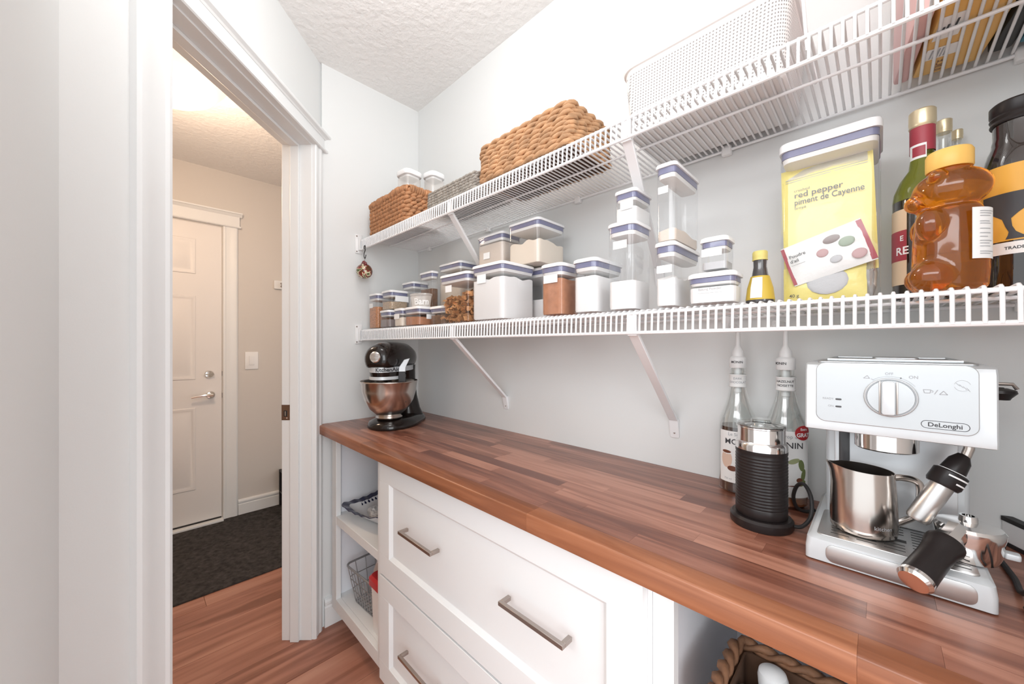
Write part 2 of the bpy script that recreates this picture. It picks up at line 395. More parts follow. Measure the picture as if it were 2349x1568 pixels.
# doorway: jambs, stops, casings, head
mb = MB(); mb.box(.041, .061, -.121, .001, 0, 2.057, xf=D); mb.box(.705, .725, -.121, .001, 0, 2.057, xf=D); mb.box(.061, .705, -.121, .001, 2.037, 2.057, xf=D)
jamb = struct(mb.obj('trim_1', 'trim_white', bevel=.0012))
def part_of(name, mbx, mat, parent, bevel=0, label=None):
    return mbx.obj(name, mat, parent, bevel, label=label)
part_of('stop_strip', MB().box(.061, .072, -.082, -.047, 0, 2.037, xf=D), 'trim_white', jamb, .0015)
part_of('stop_strip', MB().box(.694, .705, -.082, -.047, 0, 2.037, xf=D), 'trim_white', jamb, .0015)
part_of('stop_strip', MB().box(.072, .694, -.082, -.047, 2.026, 2.037, xf=D), 'trim_white', jamb, .0015)
sp = MB(); sp.box(.061, .0622, -.121, -.088, .905, .968, 'bronze', xf=D)
sp.box(.0622, .0628, -.112, -.098, .92, .945, 'slot_dark', xf=D); sp.box(.0622, .0640, -.107, -.103, .923, .942, 'chrome', xf=D)
sp.lathe([(.003, 0), (.002, .0012)], D(.0622, -.1, .913), 10, 'chrome', axis=(K, -K, 0))
part_of('strike_plate', sp, None, jamb, label='bronze strike plate')
CAS = [(0, 0), (0, .013), (.004, .017), (.012, .018), (.02, .0145), (.05, .0145), (.062, .018), (.078, .018), (.086, .014), (.0875, 0)]
def casing(name, s0, s1, z0, z1):
    w = s1 - s0; poly = [(s0 + a / .0875 * w, b) for a, b in CAS]
    return struct(MB().prism(poly, z0, z1, xf=D).obj(name, 'trim_white', ang=.4))
casing('trim_2', .0565, .0005, 0, 2.042); casing('trim_3', .709, .7965, 0, 2.042)
mb = MB(); mb.box(-.012, .81, 0, .018, 2.056, 2.10, xf=D)
mb.prism([(2.042, 0), (2.042, .024), (2.045, .028), (2.052, .028), (2.056, .024), (2.056, 0)], -.026, .822, xf=lambda a, b, c: D(c, b, a))
mb.prism([(2.098, 0), (2.098, .02), (2.103, .024), (2.108, .034), (2.112, .036), (2.118, .036), (2.118, 0)], -.036, .832, xf=lambda a, b, c: D(c, b, a))
struct(mb.obj('trim_4', 'trim_white', ang=.4))
BB = [(0, 0), (.014, 0), (.014, .083), (.010, .088), (.010, .092), (.015, .097), (.016, .108), (.012, .117), (.004, .121), (0, .121)]
struct(MB().loft([[(a, y, b) for a, b in BB] for y in (-.462, -.37)]).obj('baseboard_west', 'trim_white', ang=.4))
struct(MB().loft([[(-1.55 + a, y, b * .9 + .006) for a, b in BB] for y in (.90, -.515)]).obj('baseboard_hall', 'trim_white', ang=.4))

# hall door (six panels; the two columns)
door = struct(MB().box(-1.575, -1.545, -1.415, -.607, .03, 2.033).obj('door_1', 'door_white', bevel=.002))
def raised(y0, y1, z0, z1):
    X = -1.545
    ring = lambda d, x: [(x, y0 + d, z0 + d), (x, y1 - d, z0 + d), (x, y1 - d, z1 - d), (x, y0 + d, z1 - d)]
    mbp = MB().loft([ring(0, X), ring(.004, X + .004), ring(.012, X + .0045), ring(.020, X + .0005), ring(.030, X + .0005), ring(.048, X + .006)], False, True)
    part_of('door_panel', mbp, 'door_white', door)
for ya, yb in ((-.985, -.745), (-1.275, -1.035)):
    for za, zb in ((1.69, 1.925), (.985, 1.545), (.25, .798)): raised(ya, yb, za, zb)
lv = MB(); lv.lathe([(.026, 0), (.026, .004), (.022, .012), (.012, .013), (.011, .045)], (-1.545, -.668, .877), 24, axis=(1, 0, 0))
lv.tube([(-1.50, -.660, .877), (-1.498, -.70, .880), (-1.499, -.74, .875), (-1.502, -.772, .869)], [.010, .009, .0075, .006], 10)
part_of('lever_handle', lv, 'chrome', door, label='chrome lever handle')
db = MB(); db.lathe([(.027, 0), (.027, .006), (.022, .012), (.002, .013)], (-1.545, -.675, 1.018), 24, 'chrome', axis=(1, 0, 0))
db.box(-1.533, -1.518, -.698, -.652, 1.014, 1.022, 'chrome')
part_of('deadbolt', db, None, door, label='chrome deadbolt with thumb turn')
hg = MB(); hg.box(-1.5455, -1.543, -.608, -.600, .855, .885, 'nickel'); hg.box(-1.5455, -1.543, -.608, -.600, 1.005, 1.035, 'nickel')
part_of('latch_plate', hg, None, door)
part_of('door_sweep', MB().box(-1.58, -1.541, -1.412, -.61, .022, .032), 'black_rubber', door, label='black rubber door sweep')
HC = lambda a, b, c: (-1.55 + b, a, c)
struct(MB().prism([(-.602 + (a / .0875) * .085, b) for a, b in CAS], 0, 2.045, xf=HC).obj('trim_5', 'trim_white', ang=.4))
mb = MB(); mb.box(-1.55, -1.528, -1.52, -.508, 2.048, 2.125)
mb.loft([[(-1.55 + a, y, b) for a, b in ((0, 2.041), (.026, 2.041), (.03, 2.046), (.026, 2.054), (0, 2.054))] for y in (-.502, -1.52)])
mb.loft([[(-1.55 + a, y, b) for a, b in ((0, 2.12), (.024, 2.12), (.036, 2.136), (.042, 2.138), (.042, 2.147), (0, 2.147))] for y in (-.494, -1.52)])
struct(mb.obj('trim_6', 'trim_white', ang=.4))
struct(MB().box(-1.56, -1.50, -1.42, -.602, 0, .022).obj('trim_7', 'trim_white', bevel=.003))
lsw = thing('light_switch', 'white rocker light switch on the hall wall right of the panelled door', 'light switch', (-1.55, -.4335, 1.104))
MB().rslab(-.04, .04, -.063, .063, 0, .006, .004, .002, xf=lambda a, b, c: (c, a, b)).obj('switch_plate', 'white_plastic', lsw)
MB().rslab(-.0165, .0165, -.0335, .0335, .006, .011, .002, .001, xf=lambda a, b, c: (c + (b * .08), a, b)).obj('rocker', 'white_plastic', lsw)
cp = thing('coat_rail', 'end of a white coat hook rail on the hall wall beside the doorway', 'coat rail', (-1.55, -.20, 1.672))
MB().box(0, .018, -.095, .5, -.032, .032).obj('rail_board', 'trim_white', cp, .003)
hk = MB(); hk.tube([(.018, -.05, .012), (.05, -.05, .008), (.06, -.05, -.012), (.055, -.05, -.025)], .006, 8); hk.tube([(.018, -.05, -.01), (.035, -.05, -.015), (.045, -.05, .0)], .005, 8)
hk.obj('coat_hook', 'nickel', cp)
rk = thing('shoe_rack', 'low black shoe rack on the hall carpet half hidden by the doorway', 'shoe rack', (-1.53, -.265, .009))
for a, b in ((0, .0), (.26, 0)):
    MB().box(a, a + .02, 0, .02, 0, .268).obj('leg', 'black_plastic', rk, .002)
    MB().box(a, a + .02, .58, .60, 0, .268).obj('leg', 'black_plastic', rk, .002)
for z in (.10, .255): MB().box(0, .28, .001, .599, z, z + .012).obj('rack_shelf', 'black_plastic', rk, .002)
o = MB().rslab(-1.548, -.62, -3.1, .94, 0.0005, .009, .003, .003).obj('entry_carpet', 'carpet'); tag(o, 'dark charcoal entry carpet covering the hall floor up to the wood planks', 'carpet')
hl = thing('ceiling_lamp', 'lit frosted glass dome lamp on the hall ceiling', 'ceiling lamp', (-.448, -.938, CEIL))
MB().lathe([(.09, 0), (.09, -.02), (.05, -.028)], seg=32).obj('mount', 'lamp_rim', hl)
MB().lathe([(.205, -.052), (.20, -.058), (.185, -.078), (.155, -.118), (.11, -.148), (.06, -.164), (.012, -.168)], seg=48, cap0=False).obj('glass_dome', 'lamp_glass', hl, ang=1.4)
MB().lathe([(.20, -.048), (.212, -.046), (.214, -.051), (.206, -.054)], seg=48, cap0=False, cap1=False).obj('dome_rim', 'lamp_glass', hl)
for a in (1.35, 1.35 + 2.09, 1.35 + 4.19):
    f = MB(); f.lathe([(.005, 0), (.006, .004), (.005, .013), (.002, .015)], (.205 * cos(a), .205 * sin(a), -.052), 10, axis=(cos(a), sin(a), -.1)); f.obj('finial', 'bronze', hl)

# ------------------------------------------------------------------ counter and cabinets
ct = thing('worktop', 'reddish butcher block counter running along the shelf wall over white cabinets', 'counter', (0, 0, .839))
MB().box(.004, 1.953, -.486, -.0015, .0005, .0345).obj('core', 'joint_dark', ct)
row = 0; yy = -.488; rw = .0406
while row < 12:
    x = .002 - random.random() * .3
    while x < 1.953:
        L = random.uniform(.16, .62) if row else random.uniform(.45, .95); a = max(x, .002); b = min(x + L, 1.954)
        if b - a > .02:
            bot = 0 if row == 0 else .02
            pf_ = [(yy + .0001, bot), (yy + rw - .0001, bot), (yy + rw - .0001, .036), (yy + .0001, .036)] if row else [(yy, 0), (yy + rw - .0001, 0), (yy + rw - .0001, .036), (yy + .004, .036), (yy + .0015, .0350), (yy, .0325)]
            link('stave', MB().loft([[(xx, p, q) for p, q in pf_] for xx in (a + .0001, b - .0001)], mat='butcher_block' if row else 'butcher_edge').data('stave', .9), ct)
        x += L
    row += 1; yy += rw

def shaker(w, h, x, z, yf, parent_label, handles, name='drawer', cab=None, only=True):
    "framed drawer front as a child of its cabinet, handles as children"
    fr = MB(); t = .019; bw = .066
    X0, X1, Z0, Z1 = x, x + w, z, z + h
    fr.box(X0, X1, yf, yf + t, Z0, Z0 + bw); fr.box(X0, X1, yf, yf + t, Z1 - bw, Z1)
    fr.box(X0, X0 + bw, yf, yf + t, Z0 + bw, Z1 - bw); fr.box(X1 - bw, X1, yf, yf + t, Z0 + bw, Z1 - bw)
    ring = lambda d, y: [(X0 + bw + d, y, Z0 + bw + d), (X1 - bw - d, y, Z0 + bw + d), (X1 - bw - d, y, Z1 - bw - d), (X0 + bw + d, y, Z1 - bw - d)]
    fr.loft([ring(0, yf + .0015), ring(.010, yf + .010)], False, True)
    o = fr.obj('drawer', 'cabinet_white', cab, .0008, ang=.3)
    for hx in handles:
        hb = MB(); zc = (Z0 + Z1) / 2 + .018; hl_ = .17
        hb.box(hx - hl_ / 2, hx + hl_ / 2, yf - .031, yf - .022, zc - .0045, zc + .0045)
        hb.box(hx - hl_ / 2, hx - hl_ / 2 + .009, yf - .022, yf, zc - .0045, zc + .0045); hb.box(hx + hl_ / 2 - .009, hx + hl_ / 2, yf - .022, yf, zc - .0045, zc + .0045)
        hb.obj('bar_handle', 'nickel', o, .0008, label='brushed nickel bar handle')
cabd = thing('drawer_cabinet', 'white shaker cabinet with two deep drawers under the middle of the counter', 'cabinet', (0, 0, 0))
dbx = MB(); dbx.box(.515, 1.4445, -.444, -.003, .10, .838); dbx.box(.515, 1.4445, -.38, -.003, .001, .0995); dbx.obj('carcass', 'cabinet_white', cabd, .001)
shaker(.916, .372, .521, .458, -.4635, '', (.785, 1.215), cab=cabd)
shaker(.916, .345, .521, .106, -.4635, '', (.785, 1.215), cab=cabd)
def cubby(name, label, x0, x1, shelves, st=.035):
    t = thing(name, label, 'cabinet', (0, 0, 0)); yf = -.444
    MB().box(x0, x0 + .018, yf + .02, -.003, .10, .838).obj('side_panel', 'cabinet_shade_blue', t, .0006)
    MB().box(x1 - .018, x1, yf + .02, -.003, .10, .838).obj('side_panel', 'cabinet_shade_blue', t, .0006)
    MB().box(x0 + .018, x1 - .018, -.012, -.004, .10, .838).obj('back_panel', 'cabinet_shade_blue', t)
    MB().box(x0 + .018, x1 - .018, yf + .02, -.012, .13, .15).obj('floor_panel', 'cabinet_white', t)
    f = MB(); f.box(x0, x0 + st, yf, yf + .02, .10, .838); f.box(x1 - st, x1, yf, yf + .02, .10, .838) if st > .02 else None
    f.box(x0 + st, x1 - (st if st > .02 else 0), yf, yf + .02, .822, .838); f.box(x0 + st, x1 - (st if st > .02 else 0), yf, yf + .02, .10, .15)
    f.obj('face_frame', 'cabinet_white', t, .0012)
    for z in shelves: MB().box(x0 + .018, x1 - .018, yf + .001, -.012, z - .034, z).obj('shelf_board', 'cabinet_white', t, .0012)
    MB().box(x0, x1, -.38, -.36, .001, .10).obj('toe_kick', 'cabinet_white', t)
    return t
cubby('open_cabinet', 'white open cabinet with one shelf below the stand mixer end of the counter', .045, .514, (.498,), .045)
cubby('open_cabinet', 'white open cabinet below the coffee machine end of the counter', 1.445, 1.95, (.45,), .034)

# ------------------------------------------------------------------ wire shelves
SX1 = 1.95
def wire_mesh():
    m = MB(); m.tube([(0, -.004, 0), (0, -.298, 0), (0, -.3055, -.004), (0, -.3075, -.046)], .00235, 6, 'wire_white'); return m.data('wire', 1.2)
WM = wire_mesh()
def rod(y, z, r, parent, name='rail', x0=.012, x1=SX1): return MB().tube([(x0, y, z), (x1, y, z)], r, 8).obj(name, 'wire_white', parent)
def wire_shelf(zt, label, braces, footz):
    "zt = height of the top of the deck wires"
    t = thing('wire_shelf', label, 'shelf', (0, 0, zt)); z = -.0025
    n = int((SX1 - .018) / .0131)
    for i in range(n):
        w = link('wire', WM, t); w.location = (.020 + i * .0131, 0, z)
    rod(-.3030, z - .0055, .0033, t); rod(-.3048, z - .046, .0036, t); rod(-.165, z - .005, .003, t); rod(-.010, z - .0055, .0033, t)
    # end bracket on the side wall
    eb = MB(); eb.rslab(-.328, -.297, -.066, .022, .0005, .006, .003, .001, xf=lambda a, b, c: (c, a, b)); eb.box(.006, .03, -.312, -.299, -.053, -.047); eb.box(.006, .024, -.316, -.312, -.053, .004)
    eb.obj('end_bracket', 'white_plastic', t, .0008)
    for zz in (.012, -.058):
        MB().lathe([(.0035, 0), (.0025, .0015)], (.006, -.3215, zz), 10, axis=(1, 0, 0)).obj('screw', 'nickel', t)
    for i in range(5):
        x = .12 + i * .44
        c = MB(); c.rslab(x - .011, x + .011, -.0165, -.0005, -.02, .003, .004, .002); c.obj('wall_clip', 'white_plastic', t)
    for xb, xf in braces:
        b = MB(); a0 = Vector((xf, -.302, z - .040)); a1 = Vector((xb, -.012, footz - zt + .03)); d = (a1 - a0).normalized(); u = Vector((1, 0, 0)); u = (u - d * u.dot(d)).normalized(); w = d.cross(u)
        prof = [(-.011, .005), (-.011, -.003), (-.004, -.005), (.004, -.005), (.011, -.003), (.011, .005)]
        b.loft([[tuple(p + u * i + w * j) for i, j in prof] for p in (a0, a0 + (a1 - a0) * .5, a1)])
        b.box(xf - .010, xf + .010, -.3035, -.296, z - .052, z - .008)
        bo = b.obj('brace', 'wire_white', t, .001)
        pl = MB(); pl.rslab(xb - .012, xb + .012, footz - zt - .022, footz - zt + .03, .0005, .014, .004, .001, xf=lambda p, q, r: (p, -r * (.25 if q < footz - zt + .002 else 1), q))
        po = pl.obj('foot_plate', 'wire_white', bo)
        MB().lathe([(.004, 0), (.003, .002)], (xb, -.004, footz - zt - .008), 10, axis=(0, -1, 0)).obj('screw', 'nickel', bo)
    return t
wire_shelf(1.286, 'white wire shelf holding the clear food containers, lower of the two', ((.655, .705), (1.311, 1.338)), .982)
wire_shelf(1.70, 'white wire shelf holding the baskets, upper of the two', ((.60, .693), (1.27, 1.325)), 1.40)

# ------------------------------------------------------------------ clear food containers
GC = 'clear food containers on the lower wire shelf'
def container(label, x0, x1, y0, y1, zb, zt, fill=None, frac=.5, stick=None, wavy=0.0, rad=.014, cap=True, slope=0.0, lidh=.0105):
    t = thing('food_container', label, 'container', ((x0 + x1) / 2, (y0 + y1) / 2, zb + .0004), 0, GC)
    w = (x1 - x0) / 2; d = (y1 - y0) / 2; h = zt - zb
    if min(w, d) < .03: rad = min(rad, .009)
    zl = h - lidh
    b = MB(); rg = [rr(-w + .006, w - .006, -d + .006, d - .006, rad, 0.0), rr(-w + .0025, w - .0025, -d + .0025, d - .0025, rad, .003), rr(-w + .002, w - .002, -d + .002, d - .002, rad, zl)]
    b.loft(rg, True, False); b.obj('body', 'clear_plastic', t)
    # white lid with a soft rounded top
    l = MB(); l.loft([rr(-w, w, -d, d, rad + .002, zl), rr(-w, w, -d, d, rad + .002, h - .006), rr(-w + .0012, w - .0012, -d + .0012, d - .0012, rad, h - .003), rr(-w + .005, w - .005, -d + .005, d - .005, rad, h - .0006), rr(-w + .012, w - .012, -d + .012, d - .012, rad * .7, h - .0004)])
    lo = l.obj('lid', 'lid_white', t, ang=.9)
    g = MB(); gh = min(.0122, h * .15); g.loft([rr(-w + .0035, w - .0035, -d + .0035, d - .0035, rad, zl - gh), rr(-w + .0035, w - .0035, -d + .0035, d - .0035, rad, zl - .0003)]); g.obj('gasket', 'gasket_navy', lo, label='navy gasket band')
    s_ = MB(); sh = min(.011, h * .10); s_.loft([rr(-w + .016, w - .016, -d + .016, d - .016, rad * .6, zl - gh - sh), rr(-w + .006, w - .006, -d + .006, d - .006, rad, zl - gh - sh * .75), rr(-w + .0045, w - .0045, -d + .0045, d - .0045, rad, zl - gh - .0003)]); s_.obj('inner_seal', 'seal_white', lo, ang=.9)
    if fill:
        top = (zl - gh - sh) * frac; c = MB(); W_ = w - .004; D_ = d - .004; n = 14
        rg = [rr(-W_ + .003, W_ - .003, -D_ + .003, D_ - .003, rad, .004), rr(-W_, W_, -D_, D_, rad, .008)]
        sd = random.random() * 50
        f = lambda x, y: top + wavy * noise.noise((x * 28 + sd, y * 28, sd)) * 2 + slope * x
        rg.append([(x, y, f(x, y)) for x, y, _ in rr(-W_, W_, -D_, D_, rad, 0, 9)]) if False else None
        base = rr(-W_, W_, -D_, D_, rad, 0)
        # densify the outline so that the surface line can wave
        dens = []
        for i in range(len(base)):
            a, bb = base[i], base[(i + 1) % len(base)]; L = hypot(bb[0] - a[0], bb[1] - a[1]); k = max(1, int(L / .008))
            for q in range(k): dens.append((a[0] + (bb[0] - a[0]) * q / k, a[1] + (bb[1] - a[1]) * q / k))
        rg = [[(x * .97, y * .97, .004) for x, y in dens], [(x, y, .008) for x, y in dens], [(x, y, f(x, y)) for x, y in dens], [(x * .5, y * .5, f(x * .5, y * .5) + .002) for x, y in dens]]
        c.loft(rg); c.obj('contents', fill, t, ang=.8)
    if stick:
        face, u, z, sw, sh2 = stick; z -= .045                                   # where on the face (0..1), centre height fraction, size
        st = MB()
        if face == 'f':
            xx = -w + 2 * w * u; st.box(xx - sw / 2, xx + sw / 2, -d + .0012, -d + .002, h * z - sh2 / 2, h * z + sh2 / 2)
        else:
            yy_ = -d + 2 * d * u; st.box(w - .002, w - .0012, yy_ - sw / 2, yy_ + sw / 2, h * z - sh2 / 2, h * z + sh2 / 2)
        st.obj('sticker', 'sticker_white', t, label='white paper label')
    return t
Z0 = 1.286
# far left cluster, front row
container('tall clear container of orange lentils at the end wall', .060, .148, -.296, -.200, Z0, 1.442, 'lentil_orange', .78, ('f', .36, .70, .034, .020), .001)
container('low clear container of grey spice between the lentils and the pale flour', .176, .263, -.300, -.215, Z0, 1.361, 'spice_grey', .75)
container('small clear container of pale flour with a white tag', .303, .372, -.302, -.220, Z0, 1.360, 'flour_beige', .75, ('f', .45, .60, .040, .020), slope=.12)
container('low wide clear container of brown cocoa under the printed tub', .388, .497, -.302, -.212, Z0, 1.359, 'cocoa_brown', .75, ('r', .62, .52, .038, .018), .002, slope=-.05)
container('low dark container of brown spice left of the brown flakes', .515, .612, -.270, -.185, Z0, 1.355, 'spice_brown', .85)
container('square clear container of beige grains stacked on two low ones', .168, .258, -.288, -.198, 1.3615, 1.446, 'grain_beige', .65, ('r', .6, .62, .062, .024), .002)
container('clear container of white powder behind the printed tub', .180, .282, -.198, -.110, Z0, 1.490, 'flour_white', .80, None, .004)
container('tall narrow clear container of brown spice behind the printed tub', .346, .440, -.207, -.168, Z0, 1.512, 'spice_brown', .80)
# middle
flk = container('clear container half full of brown cereal flakes', .626, .784, -.302, -.175, Z0, 1.450, None, 0, ('f', .36, .74, .034, .022))
container('clear container with a large beige filling behind the flakes container', .420, .570, -.165, -.040, Z0, 1.540, 'flour_beige', .94)
container('big clear container of white flour at the middle of the shelf', .800, .945, -.302, -.156, Z0, 1.457, 'flour_white', .90, ('f', .35, .78, .040, .026), .004)
container('clear container with brown filling hidden behind the brown flakes', .640, .785, -.150, -.015, Z0, 1.457, 'biscuit_tan', .97)
container('clear container of white powder hidden behind the big white flour', .800, 1.045, -.150, -.015, Z0, 1.457, 'flour_white', .5)
container('clear container of tan sugar raised behind the big flour container', .668, .806, -.168, -.070, 1.458, 1.602, 'sugar_tan', .97, ('f', .40, .52, .032, .022))
container('square clear container of beige flour raised on other containers', .858, .992, -.200, -.062, 1.458, 1.597, 'flour_beige', .66, None, .008)
container('clear container of brown cocoa powder with a white tag', 1.080, 1.154, -.302, -.215, Z0, 1.419, 'cocoa_brown', .93, ('f', .5, .74, .044, .020), .003)
container('clear container of white sugar right of the brown cocoa powder', 1.181, 1.250, -.302, -.168, Z0, 1.416, 'flour_white', .90, None, .001)
container('tall clear container a third full of white powder', 1.274, 1.343, -.302, -.210, Z0, 1.480, 'flour_white', .40, ('f', .50, .78, .032, .017))
container('small clear container of white powder on top of a tall one', 1.281, 1.336, -.280, -.195, 1.4805, 1.557, 'flour_white', .74, ('f', .58, .55, .030, .018))
container('clear container of white icing sugar under a tall container', 1.383, 1.427, -.302, -.154, Z0, 1.418, 'flour_white', .62, ('f', .50, .62, .030, .015), .006)
container('tallest stacked clear container with a thin tan layer at its bottom', 1.380, 1.424, -.290, -.150, 1.4185, 1.580, 'sugar_tan', .20, ('f', .40, .70, .020, .014), .003)
bk = container('low wide clear container of white powder beside the small sauce bottle', 1.446, 1.530, -.302, -.236, Z0, 1.346, 'flour_white', .92)
pt = MB(); text_flat(pt, 'Baking Powder', .0065, (0, -.0318, .026), (1, 0, 0), (0, 0, 1), 'ink_grey'); pt.box(-.02, .02, -.0319, -.0317, .0205, .0210, 'ink_grey'); pt.obj('lettering', None, bk)
container('small clear container of pale powder on top of the low wide one', 1.468, 1.517, -.298, -.243, 1.3465, 1.411, 'powder_grey', .45, ('f', .45, .58, .034, .014))
# cereal flakes
fm = MB(); rnd = random.Random(3)
for i in range(420):
    c = Vector((rnd.uniform(-.068, .068), rnd.uniform(-.052, .052), 0)); c.z = .008 + rnd.random() * (.082 + .012 * noise.noise((c.x * 25, c.y * 25, 1)) + (.012 if c.x > .02 else 0))
    a, b_, e = rnd.random() * 6.28, rnd.random() * 3.1, .0075 + rnd.random() * .005
    R = Matrix.Rotation(a, 3, 'Z') @ Matrix.Rotation(b_, 3, 'X'); q = []
    for i2 in range(3):
        for j2 in range(3):
            q.append(tuple(c + R @ Vector(((i2 - 1) * e, (j2 - 1) * e * .7, (i2 - 1) ** 2 * e * .6 + rnd.uniform(-.002, .002)))))
    fm.add(q, [(0, 1, 4, 3), (1, 2, 5, 4), (3, 4, 7, 6), (4, 5, 8, 7)])
fo = fm.obj('cereal_flakes', 'flake_brown', flk, ang=1.5); fo['kind'] = 'stuff'
# printed tub
tb = thing('printed_tub', 'pale translucent plastic tub printed Barn on a low cocoa container', 'tub', (.436, -.252, 1.3598))
MB().lathe([(.036, 0), (.040, .003), (.046, .042), (.049, .044), (.049, .050), (.046, .0505)], seg=36, cap1=False, sx=1.1, sy=.78).obj('tub_body', 'frosted_plastic', tb)
tx = MB(); vs, fs = glyphs('Barn', .034, 'CENTER', .03); A0 = radians(-38)
def tubmap(a, b): 
    th = A0 + a / .043; r = .0405 + (b + .008) * .14 + .0022; return (r * cos(th) * 1.1, r * sin(th) * .78, .008 + b)
tx.add([tubmap(a, b) for a, b in vs], fs, 'paper_white'); tx.obj('lettering', None, tb)

# hook and ornament
hk = MB(); hk.tube(smooth([(.066 + a, -.312 + .0 * a, 1.648 + b) for a, b in ((-.004, -.004), (-.006, .006), (0, .011), (.006, .006), (.006, -.010), (-.004, -.022), (-.006, -.036), (.002, -.047), (.010, -.042), (.013, -.032))], 4), .0018, 8)
tag(hk.obj('s_hook', 'black_plastic'), 'small black wire hook hanging from the upper shelf end', 'hook')
orn = thing('ornament', 'round glazed ornament with red and cream pattern hanging by the shelf end', 'ornament', (.064, -.312, 1.5445))
MB().ball((0, 0, 0), .035, .035, .034, 28, 16).obj('ball', 'glaze', orn)
bow = MB()
for a, r_ in ((.3, .014), (1.6, .013), (2.6, .011), (-.6, .012)): bow.ball((.012 * cos(a) + .008, -.006, .026 + .010 * sin(a)), r_, .008, r_ * .7, 12, 8)
bow.obj('bow', 'berry', orn)
MB().tube([(0, 0, .034), (.001, 0, .045), (.006, 0, .056)], .001, 6).obj('hanging_loop', 'wire_grey', orn)

# small sauce bottle
sb = thing('sauce_bottle', 'small dark sauce bottle with a yellow cap and mustard label', 'bottle', (1.555, -.243, Z0 + .0004))
MB().lathe([(.0215, 0), (.0225, .003), (.0195, .028), (.0125, .052), (.0102, .066), (.0105, .078)], seg=32).obj('bottle_body', 'sauce_dark', sb)
lb = MB(); lb.lathe([(.0224, .006), (.0200, .028), (.0145, .049)], seg=40, mat='mustard_label', cap0=False, cap1=False)
sb_l = lb.obj('bottle_label', None, sb)
fl = MB(); A = radians(-96)
for i in range(1): fl.loft([[((r_ + .0005) * cos(A + q * w_), (r_ + .0005) * sin(A + q * w_), z) for q in (-1, -.6, -.2, .2, .6, 1)] for r_, z, w_ in ((.0222, .009, .42), (.0200, .028, .46), (.0153, .046, .52))], False, False, 'paper_white', closed=False)
fl.obj('facts_panel', None, sb_l)
MB().lathe([(.0120, .078), (.0120, .079), (.0115, .082), (.0118, .083), (.0118, .092), (.0105, .0945)], seg=32).obj('cap', 'yellow_cap', sb)

# tall container with spice bags
BX0, BX1, BY0, BY1 = 1.573, 1.7135, -.19, -.05
bigc = container('very large tall clear container packed with yellow and white spice bags', BX0, BX1, BY0, BY1, Z0, 1.588, None, lidh=.018)
def bag(name, label, w, h, loc, rx, ry, rz, mat, th=.012, grp='spice bags in the large clear container'):
    t = thing(name, label, 'bag', loc, 0, grp); t.rotation_euler = (rx, ry, rz)
    m = MB(); n = 12; sd = random.random() * 90
    def surf(sgn):
        out = []
        for i in range(n + 1):
            r = []
            for j in range(n + 1):
                u = -1 + 2 * i / n; v = -1 + 2 * j / n
                b_ = (1 - abs(u) ** 3) * (1 - abs(v) ** 4)
                r.append((w / 2 * v, sgn * (th * b_ * .5 + .0006) + .0015 * noise.noise((u * 3 + sd, v * 3, sgn)) * b_, h / 2 * u + h / 2))
            out.append(r)
        return out
    m.loft(surf(-1), False, False, None, closed=False); m.loft([list(reversed(r)) for r in surf(1)], False, False, None, closed=False)
    m.obj('pouch', mat, t, ang=1.2)
    return t, th
yb, th = bag('spice_bag', 'upper yellow bag printed red pepper inside the large clear container', .130, .212, (1.6435, -.155, 1.340), radians(-3), radians(-2), 0, 'yellow_bag', .014)
tm = MB(); yq = -.0100
text_flat(tm, 'crushed', .0075, (-.045, yq, .163), (1, 0, 0), (0, 0, 1), 'ink', 'LEFT')
text_flat(tm, 'red pepper', .0155, (-.045, yq, .151), (1, 0, 0), (0, 0, 1), 'ink', 'LEFT', .006); text_flat(tm, 'piment de Cayenne', .0155, (-.045, yq, .1375), (1, 0, 0), (0, 0, 1), 'ink', 'LEFT', .006, .80)
text_flat(tm, 'broyé', .0075, (-.045, yq, .129), (1, 0, 0), (0, 0, 1), 'ink', 'LEFT')
tm.box(-.058, .058, -.0045, -.0040, .186, .1868, 'ink_grey'); tm.box(-.058, .058, -.0045, -.0040, .190, .1908, 'ink_grey'); tm.obj('lettering', None, yb)
cs = MB(); cs.prism([(-.058, .192), (.058, .192), (.058, .212), (-.03, .205)], -.0035, -.003, xf=lambda a, b, c: (a, c, b)); cs.obj('clear_strip', 'bag_clear', yb)
wb_, th = bag('spice_bag', 'white bag of garlic powder lying tilted across the yellow bags', .116, .076, (1.6525, -.1765, 1.337), radians(-2), radians(-17), 0, 'white_bag', .014)
tm = MB(); yq = -.0088
text_flat(tm, 'Poudre', .0085, (-.050, yq, .050), (1, 0, 0), (0, 0, 1), 'ink', 'LEFT', .004); text_flat(tm, "d'ail", .0085, (-.051, yq, .041), (1, 0, 0), (0, 0, 1), 'ink', 'LEFT', .004)
tm.box(-.051, -.030, yq, yq + .0003, .036, .0364, 'ink'); tm.obj('lettering', None, wb_)
for x, z, rx_, rz_, mt in ((-.004, .040, .0085, .0075, 'mauve'), (.031, .045, .011, .0085, 'spice_green'), (.010, .022, .0085, .0065, 'powder_grey'), (.014, .058, .012, .007, 'spice_grey'), (.040, .018, .010, .0085, 'mauve')):
    MB().ball((x, -.0082, z), rx_, .0016, rz_, 16, 8).obj('printed_window', mt, wb_)
MB().box(-.0585, -.053, -.0022, .0022, .002, .074).obj('seam', 'crimson', wb_); MB().box(.051, .0585, -.0024, .0024, .002, .074).obj('seam', 'crimson', wb_)
yb2, th = bag('spice_bag', 'lower yellow bag with a clear window at the bottom of the large container', .115, .066, (1.637, -.170, 1.291), radians(-4), radians(-1), 0, 'yellow_bag', .014)
MB().ball((.006, -.0075, .034), .029, .003, .024, 20, 8).obj('bag_window', 'powder_grey', yb2)
tm = MB(); text_flat(tm, '40 g', .0085, (-.048, -.0088, .009), (1, 0, 0), (0, 0, 1), 'ink', 'LEFT', .004); tm.obj('lettering', None, yb2)
